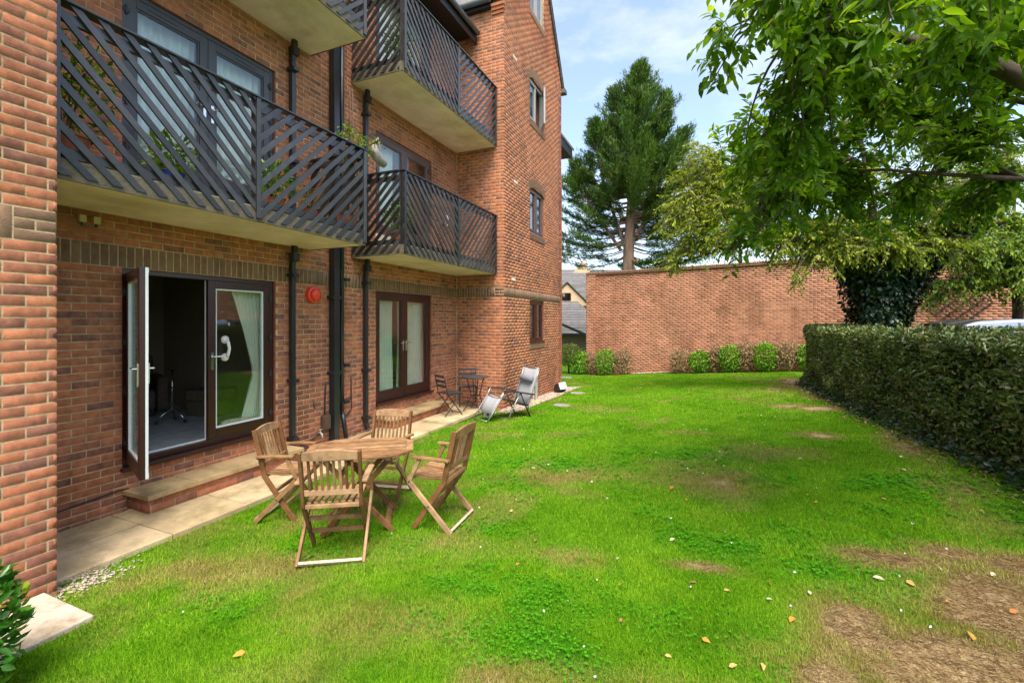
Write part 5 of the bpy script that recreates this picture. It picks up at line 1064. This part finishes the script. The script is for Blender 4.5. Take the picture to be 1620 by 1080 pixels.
# ------------------------------------------------------------------ plants and pots on the balconies
def pot_plant(name, label, x, y, z, r, hp, pm, lm, n, rx, h, L):
    s = empty(name, (x, y, z)); tag(s, label, 'plant'); MB().lathe([(r*.72, 0), (r, hp), (r*1.08, hp), (r*1.08, hp*.86), (r*.9, hp*.86)][:3], n=18).build('pot', pm, s, smooth=False)
    st = MB()
    for _ in range(7): a = RNG.uniform(0, 2*PI); st.tube([(0, 0, hp*.8), (rx*.4*math.cos(a), rx*.4*math.sin(a), hp+h*.5), (rx*.8*math.cos(a), rx*.8*math.sin(a), hp+h*.85)], .004, 4, False)
    st.build('stems', 'bark', s); d = rdir(n); q = RNG.random(n)**.5; Pv = np.stack([d[:, 0]*rx*q, d[:, 1]*rx*q, hp+h*.5+d[:, 2]*h*.5*q], -1); obj('leaves', leaf_mesh('leaves', Pv, nrm(d+RNG.normal(0, .6, (n, 3))), nrm(d+RNG.normal(0, .5, (n, 3))), RNG.uniform(.6, 1.2, n)*L, L*.4, RNG.random(n)), lm, s)
zf = 3.15
pot_plant('potted_plant', 'leafy green plant in a terracotta pot behind the right slatted panel of the near balcony', -4.72, 3.85, zf, .13, .22, 'terracotta', 'leaf_shrub', 260, .22, .45, .09)
pot_plant('potted_plant', 'broad-leaved plant in a blue pot behind the left slatted panel of the near balcony', -4.75, 2.75, zf, .11, .2, 'blue_glaze', 'leaf_cherry', 160, .2, .35, .1)
pot_plant('potted_plant', 'tall dark foliage plant in the left corner of the near balcony', -4.85, 2.0, zf, .16, .28, 'terracotta', 'leaf_cherry', 420, .34, .9, .09)
pot_plant('potted_plant', 'low flowering plant at the right end of the near balcony', -4.7, 4.35, zf, .12, .2, 'terracotta', 'leaf_topiary', 200, .18, .3, .05)
pot_plant('potted_plant', 'bushy plant at the near end of the top far balcony', -4.8, 6.35, ZB[1]+.15, .14, .25, 'terracotta', 'leaf_cherry', 300, .26, .6, .08)
pot_plant('potted_plant', 'dark bushy plant at the near end of the first floor far balcony', -4.85, 6.45, zf, .15, .26, 'terracotta', 'leaf_cherry', 320, .28, .6, .08)
s = empty('climbing_plant', (-4.62, 4.95, zf)); tag(s, 'straggly bright green climber rising above the rail of the near balcony', 'plant'); MB().lathe([(.1, 0), (.14, .24), (.15, .24)], n=16).build('pot', 'terracotta', s)
st = MB(); LP = []
for ty, tz, tx in ((-.02, 1.46, .03), (.0, 1.40, .05), (.22, 1.44, .02), (.30, 1.36, .08), (.12, 1.32, .1), (.36, 1.26, .1), (-.12, 1.34, 0)):
    pts = bez(np.array([0, 0, .2]), np.array([.05, ty*.3, 1.0]), np.array([tx, ty, tz]), 7); st.tube(pts, .005, 4, False); LP += [pts[k]+RNG.normal(0, .035, 3) for k in (4, 5, 5, 6, 6, 6, 6) for _ in range(6)]
st.build('stems', 'bark', s); LP = np.array(LP); n = len(LP); obj('leaves', leaf_mesh('leaves', LP, rdir(n), rdir(n), .05, .028, RNG.random(n)), 'leaf_lime', s)
s = empty('hanging_planter', (-4.52, 5.50, 4.42)); tag(s, 'grey stone boot-shaped planter hanging from a bracket off the near balcony corner', 'planter')
me = MB().tube([(0, -.10, .10), (0, -.09, .0), (0, -.03, -.05), (0, .06, -.09), (0, .13, -.11), (0, .16, -.115)], [.055, .07, .075, .07, .055, .02], 14).mesh('pot'); obj('pot', me, 'stone_planter', s, smooth=True)
MB().tube([(.02, -.38, .10), (.01, -.2, .22), (0, -.05, .27), (0, .0, .25)], .006, 6).build('bracket', 'black_metal', s, smooth=True); MB().tube([(0, -.02, .26), (0, -.10, .10)], .004, 4).tube([(0, -.02, .26), (0, .05, -.02)], .004, 4).build('hanger', 'white_plastic', s)
n = 60; Pv = np.stack([RNG.normal(0, .04, n), RNG.normal(-.08, .05, n), RNG.uniform(.08, .2, n)], -1); obj('leaves', leaf_mesh('leaves', Pv, rdir(n), rdir(n), .05, .02, RNG.random(n)), 'leaf_topiary', s)

# ------------------------------------------------------------------ parked car behind the hedge (local +x = nose)
cr_ = empty('parked_car', (6.0, 11.45, gzf(5.9, 11.45)+.02), R(-3)); tag(cr_, 'silver blue hatchback parked behind the hedge with a black roof spoiler', 'car')
HW = lambda z: float(np.interp(z, [.2, .45, .8, .95, 1.2, 1.42, 1.5], [.80, .86, .86, .82, .74, .64, .56]))
prof = [(-1.95, .30), (-2.0, .55), (-1.97, .85), (-1.86, .98), (-1.62, 1.40), (-1.45, 1.465), (-.9, 1.505), (-.3, 1.505), (.15, 1.45), (.55, 1.22), (.9, .98), (1.5, .90), (1.85, .78), (1.98, .58), (1.96, .30), (1.7, .22), (-1.7, .22)]
v = []; n = len(prof)
for s in (-1, 1): v += [(x, s*HW(z)*(1-.10*max(0, abs(x)-1.5)), z) for x, z in prof]
f = [tuple(range(n)), tuple(range(2*n-1, n-1, -1))]+[(i, i+n, (i+1) % n+n, (i+1) % n) for i in range(n)]; me = MB().add(v, f).mesh('body'); fixn(me)
o = obj('body', me, 'car_paint', cr_); b = o.modifiers.new('b', 'BEVEL'); b.width = .05; b.segments = 3; b.limit_method = 'ANGLE'; b.angle_limit = R(35)
o.data.polygons.foreach_set('use_smooth', [True]*len(o.data.polygons))
for s in (-1, 1):
    for wp_ in ([(-1.5, 1.02), (-1.38, 1.36), (-.62, 1.41), (-.62, 1.0)], [(-.54, 1.0), (-.54, 1.41), (-.05, 1.38), (.42, 1.18), (.62, 1.0)]):
        q = [(x, s*(HW(z)+.012), z) for x, z in wp_]; q2 = [(x, s*(HW(z)-.01), z) for x, z in wp_]; k = len(q); me = MB().add(q+q2, [tuple(range(k)), tuple(range(2*k-1, k-1, -1))]+[(i, (i+1) % k, (i+1) % k+k, i+k) for i in range(k)]).mesh('side_window'); fixn(me); obj('side_window', me, 'glass_dark', cr_)
    for x in (-1.22, 1.25):
        M9 = Matrix.Rotation(R(90), 3, 'X'); w_ = MB().lathe([(.20, -.09), (.30, -.10), (.315, -.07), (.315, .07), (.30, .10), (.20, .09)], (x, s*.76, .30), 24, M9).build('tyre', 'tyre', cr_, smooth=False); MB().lathe([(.02, -.095), (.19, -.098), (.2, .098), (.02, .095)], (x, s*.765, .30), 16, M9).build('rim', 'galvanised', w_)
    MB().box(-1.99, -1.9, s*.62-.12, s*.62+.12, .78, 1.0).build('tail_light', 'tail_red', cr_, .02); MB().box(1.84, 1.97, s*.58-.14, s*.58+.14, .62, .76).build('headlight', 'lens_white', cr_, .02); MB().box(.48, .62, s*.86-.02 if s > 0 else -.98, s*.86+.12 if s > 0 else -.84, 1.0, 1.12).build('door_mirror', 'car_paint', cr_, .02)
me = MB().prism([(-1.86, 1.365), (-1.80, 1.345), (-1.40, 1.44), (-1.38, 1.50), (-1.50, 1.498), (-1.84, 1.42)], 1, -.58, .58).mesh('spoiler'); fixn(me); o = obj('spoiler', me, 'black_metal', cr_); b = o.modifiers.new('b', 'BEVEL'); b.width = .012; b.segments = 2
me = MB().add([(-1.86, -.66, 1.0), (-1.86, .66, 1.0), (-1.655, .56, 1.36), (-1.655, -.56, 1.36), (-1.84, -.66, .99), (-1.84, .66, .99), (-1.635, .56, 1.35), (-1.635, -.56, 1.35)], [(0, 1, 2, 3), (7, 6, 5, 4), (0, 4, 5, 1), (1, 5, 6, 2), (2, 6, 7, 3), (3, 7, 4, 0)]).mesh('rear_window'); fixn(me); obj('rear_window', me, 'glass_dark', cr_)
me = MB().add([(.90, -.66, 1.0), (.90, .66, 1.0), (.20, .58, 1.43), (.2, -.58, 1.43), (.92, -.66, 1.01), (.92, .66, 1.01), (.22, .58, 1.45), (.22, -.58, 1.45)], [(0, 1, 2, 3), (7, 6, 5, 4), (0, 4, 5, 1), (1, 5, 6, 2), (2, 6, 7, 3), (3, 7, 4, 0)]).mesh('windscreen'); fixn(me); obj('windscreen', me, 'glass_dark', cr_)
MB().tube([(-1.15, 0, 1.49), (-1.32, 0, 1.62)], .006).build('aerial', 'black_metal', cr_)

# ------------------------------------------------------------------ houses beyond the wall (local x to the right, y away)
def tiles(parent, pts_fn, n, name='tile_course'):
    for k in range(n): me = pts_fn(k/n, (k+1.12)/n).mesh(name); fixn(me); obj(name, me, 'roof_tile', parent)
h = empty('tiled_house', (-9.0, 31.5, -.5), YAW); tag(h, 'house with grey tiled roofs and a beige gable seen past the end of the wing', 'house')
MB().box(-7, 5, 4.2, 9, 0, 4.1).build('wall', 'render_beige', h); MB().box(-7, 4.6, 0, 4.19, 0, 1.6).build('wall', 'fence_wood', h)
def slope(x0, x1, y0, y1, z0, z1, hip=0.):
    def fn(f0, f1):
        f1 = min(f1, 1.0); a = [(x0, y0+(y1-y0)*f0, z0+(z1-z0)*f0+.05), (x1-hip*f0, y0+(y1-y0)*f0, z0+(z1-z0)*f0+.05), (x1-hip*f1, y0+(y1-y0)*f1, z0+(z1-z0)*f1), (x0, y0+(y1-y0)*f1, z0+(z1-z0)*f1)]
        return MB().add(a+[(x, y, z-.06) for x, y, z in a], [(0, 1, 2, 3), (7, 6, 5, 4), (0, 4, 5, 1), (1, 5, 6, 2), (2, 6, 7, 3), (3, 7, 4, 0)])
    return fn
rfm = empty('main_roof', parent=h); tiles(rfm, slope(-7.4, 5.4, 3.9, 7.2, 4.0, 6.6), 16); rfl = empty('lower_roof', parent=h); tiles(rfl, slope(-7, 3.2, -.5, 3.4, 1.5, 4.0, 2.2), 13)
MB().box(-7, 3.2, -.52, -.46, 1.38, 1.52).build('gutter', 'black_wood', h)
me = MB().prism([(-1.5, 3.6), (2.0, 3.6), (.25, 5.35)], 1, 3.3, 3.42).mesh('gable'); fixn(me); gbl = obj('gable', me, 'render_beige', h)
MB().box(-.15, .55, 3.26, 3.31, 4.0, 4.6).build('window', 'upvc_brown', gbl); MB().box(-.10, .18, 3.24, 3.262, 4.05, 4.55).build('pane', 'glass_dark', gbl); MB().box(.22, .50, 3.24, 3.262, 4.05, 4.55).build('pane', 'glass_dark', gbl)
for s, (xa, xb) in ((0, (.25, 2.25)), (1, (.25, -1.75))):
    for k in range(8):
        f0, f1 = k/8, (k+1.1)/8; z = lambda f: 5.5-2.0*f; me = MB().prism([(xa+(xb-xa)*f0, z(f0)), (xa+(xb-xa)*f1, z(f1)+.02), (xa+(xb-xa)*f1, z(f1)-.05), (xa+(xb-xa)*f0, z(f0)-.06)], 1, 3.15, 6.2).mesh('tile_course'); fixn(me); obj('tile_course', me, 'roof_tile', gbl)
MB().beam((-2.2, -.6, 2.85), (2.9, -1.0, .65), .06, .18).build('verge_board', 'black_wood', h)
h2 = empty('distant_house', (-13.5, 46, -.5), YAW); tag(h2, 'sandy gable top of a distant house above the tiled roofs', 'house'); MB().box(-5, 5, 0, 8, 0, 6).build('wall', 'render_beige', h2)
rr_ = empty('roof', parent=h2); tiles(rr_, slope(-5.4, 8, -.4, 4, 5.9, 8.2), 10); me = MB().prism([(.7, 7.2), (3.1, 7.2), (1.9, 8.9)], 1, 1.0, 1.2).mesh('gable'); fixn(me); obj('gable', me, 'render_beige', h2)

# ------------------------------------------------------------------ lawn: blades, clover, fallen leaves
def scatter(n, x0, x1, y0, y1): return RNG.uniform(x0, x1, n), RNG.uniform(y0, y1, n)
X, Y, SCL = [], [], []
for (d0, d1, dens, wd) in ((1.2, 3.4, 24000, .85), (3.4, 5.5, 9000, 1.25), (5.5, 9, 3600, 1.9), (9, 22, 1300, 3.0)):
    x, y = scatter(int(7.6*min(22, d1+1)*dens), -4.75, 2.85, .6, min(21, d1+.6)); r = np.hypot(x, y); ok = (r > d0) & (r <= d1) & (np.abs(np.arctan2(-x, y)-YAW) < R(52)); X.append(x[ok]); Y.append(y[ok]); SCL.append(np.full(ok.sum(), wd))
X, Y, SCL = (np.concatenate(q) for q in (X, Y, SCL))
hx_ = np.interp(Y, [q[1] for q in HP], [q[0] for q in HP]); gline = GA[1]+(X-GA[0])*GU[1]/GU[0]-.9
ok = (X < hx_+.03) & (Y < gline) & ~((X < -4.42+.03*vnoise(Y, Y*0, 6, 2)) & (Y < 9.4) & (Y > 1.72)) & ~((X < -3.78+.06*vnoise(Y, Y*0, 4, 2)) & (Y > 9.2) & (Y < 14.4)) & ~((X < -3.59) & (Y < 1.64)) & ~((X < XW+.04) & (Y < 1.75)) & ~((X < -4.3) & (Y > 9.2) & (Y < 14.4))
X, Y, SCL = X[ok], Y[ok], SCL[ok]; dry = dryness(X, Y); clo = clover(X, Y); keep = RNG.random(len(X)) > .45*clo+np.clip(dry-.7, 0, .2)*4; X, Y, SCL, dry, clo = X[keep], Y[keep], SCL[keep], dry[keep], clo[keep]
n = len(X); hgt = RNG.uniform(.010, .027, n)*(1+.10*SCL)*(.8+.5*vnoise(X, Y, 7, 31))*np.where(dry > .75, .7, 1.); tilt = RNG.uniform(.2, 1.25, n)+np.where(dry > .75, .4, 0); az = RNG.uniform(0, 2*PI, n); bw = RNG.uniform(.0016, .0032, n)*SCL
B = np.stack([X, Y, gz(X, Y)-.004], -1); d = np.stack([np.sin(tilt)*np.cos(az), np.sin(tilt)*np.sin(az), np.cos(tilt)], -1); s = np.stack([-np.sin(az), np.cos(az), 0*az], -1)
V = np.stack([B-s*bw[:, None], B+s*bw[:, None], B+d*hgt[:, None]*1.3], 1).reshape(-1, 3); F = np.arange(3*n).reshape(-1, 3)
tag(obj('grass', npmesh('grass', V, F, tone=np.clip(RNG.normal(.5, .2, n)+(.6*vnoise(X, Y, 2.3, 41)+.4*vnoise(X, Y, 9, 42)-.5)*.75, 0, 1), dry=np.clip(dry+RNG.normal(0, .10, n), 0, 1), clo=clo), 'grass_blades'), 'short mown patchy green lawn grass', 'grass', kind='stuff')
n = 150000; x, y = scatter(n, -4.2, 2.5, 1.2, 7.5); c = clover(x, y); ok = (RNG.random(n) < c*.4*np.clip(3.2/np.hypot(x, y), .25, 1)) & (dryness(x, y) < .6); x, y = x[ok], y[ok]; n = len(x); a = RNG.uniform(0, 2*PI, n); P3, D3 = [], []
z = gz(x, y)+RNG.uniform(.012, .035, n); sz = np.clip(np.hypot(x, y)/3, 1, 2)
for k in range(3):
    ak = a+k*2*PI/3; D3.append(np.stack([np.cos(ak), np.sin(ak), .25+0*ak], -1)); P3.append(np.stack([x, y, z], -1))
me = leaf_mesh('clover', np.concatenate(P3), np.concatenate(D3), np.tile([0, 0, 1.], (3*n, 1)), np.tile(.011*sz, 3), np.tile(.011*sz, 3), np.clip(RNG.normal(.6, .2, 3*n), 0, 1), False, 0)
for k_, v_ in (('dry', np.zeros(6*n)), ('clo', np.ones(6*n))): at = me.attributes.new(k_, 'FLOAT', 'FACE'); at.data.foreach_set('value', v_.astype(np.float32))
tag(obj('clover', me, 'grass_blades'), 'darker green clover patches in the lawn', 'clover', kind='stuff')
# dry straw in the bare corner
n = 60000; x, y = scatter(n, .0, 2.5, 1.8, 4.6); dd = dryness(x, y); ok = dd > .62+.2*RNG.random(n); x, y = x[ok], y[ok]; n = len(x); az = RNG.uniform(0, 2*PI, n); Dv = np.stack([np.cos(az), np.sin(az), RNG.uniform(-.05, .3, n)], -1)
tag(obj('dry_straw', leaf_mesh('dry_straw', np.stack([x, y, gz(x, y)+.006], -1), Dv, np.tile([0, 0, 1.], (n, 1)), RNG.uniform(.02, .07, n), .0022, RNG.uniform(.2, 1, n)), 'leaf_dry'), 'bleached straw-like dead grass on the bare patch of lawn', 'dead grass', kind='stuff')
# clover flowers
n = 70; x, y = scatter(n, -3.6, 1.5, 1.6, 9); d = np.tile([0, 0, 1.], (n, 1)); tag(obj('clover_flowers', leaf_mesh('clover_flowers', np.concatenate([np.stack([x, y, gz(x, y)+.03], -1)]*3), rdir(3*n)*.5+np.array([0, 0, .6]), rdir(3*n), .014, .012, RNG.random(3*n)), 'flower_white'), 'tiny white clover flowers dotted over the lawn', 'flowers', kind='stuff')
# fallen leaves, each its own
FL = [(-2.32, 1.72), (.45, 2.93), (-.33, 4.83), (1.13, 3.52), (2.0, 6.38), (1.61, 3.63), (1.22, 2.98), (.96, 3.51), (.25, 2.5), (-.02, 2.6), (.6, 2.4), (.1, 3.1), (-.5, 3.0), (-.45, 2.6), (1.5, 3.3), (.9, 4.4)]
while len(FL) < 64:
    x, y = random.uniform(-3.0, 2.2), random.choice((random.uniform(2, 5), random.uniform(3, 10)))
    if random.random() < .35+.25*(x+1): FL.append((x, y))
lm = []
for k in range(5):
    t_ = [.1, .45, .62, .78, .95][k]; lm.append(leaf_mesh('fallen_leaf', [(0, 0, 0)], [(1, 0, .06)], [(0, 0, 1.)], .062, .036, [0.0], True, .15))
    lm[-1].materials.append(bpy.data.materials.new('leaf_fallen_%d' % k)); m_ = lm[-1].materials[0]; m_.use_nodes = True; b_ = m_.node_tree.nodes['Principled BSDF']; nz_ = m_.node_tree.nodes.new('ShaderNodeTexNoise'); nz_.inputs['Scale'].default_value = 45
    cs = [(.50, .17, .035), (.60, .30, .04), (.62, .40, .12), (.66, .54, .36), (.30, .14, .06)][k]; r_ = ramp(m_.node_tree.nodes, [(.3, tuple(c*.6 for c in cs)), (.7, cs)]); m_.node_tree.links.new(nz_.outputs['Fac'], r_.inputs[0]); m_.node_tree.links.new(r_.outputs[0], b_.inputs['Base Color']); b_.inputs['Roughness'].default_value = .7
NM = ['orange', 'yellow', 'ochre', 'pale buff', 'brown']
for i, (x, y) in enumerate(FL):
    k = [1, 1, 0, 2, 3, 3, 1, 3, 2, 1][i] if i < 10 else random.choice((0, 1, 2, 2, 3, 3, 4)); o = bpy.data.objects.new('fallen_leaf', lm[k]); o.location = (x, y, gzf(x, y)+.016); s_ = random.uniform(.75, 1.15)*(1.0 if i < 8 else .7); o.scale = (s_, s_, s_); o.rotation_euler = (random.uniform(-.6, .6), random.uniform(-.4, .2), random.uniform(0, 6.28)); link(o)
    own = ['large yellow leaf lying alone in the near left part of the lawn', 'bright yellow leaf at the left edge of the bare dry patch', 'orange leaf in the middle of the lawn, straight ahead of the camera', 'ochre leaf on the upper edge of the bare dry patch', 'pale leaf on the shaded grass near the hedge', 'pale buff leaf at the right end of the bare dry patch', 'yellow leaf lying in the middle of the bare dry patch', 'pale leaf in the grass just above the bare dry patch']
    if i < 8: tag(o, own[i], 'leaf', 'fallen leaves that stand out on the lawn'); continue
    tag(o, 'small fallen %s leaf lying on the lawn' % NM[k], 'leaf', 'fallen %s leaves scattered on the lawn' % NM[k])
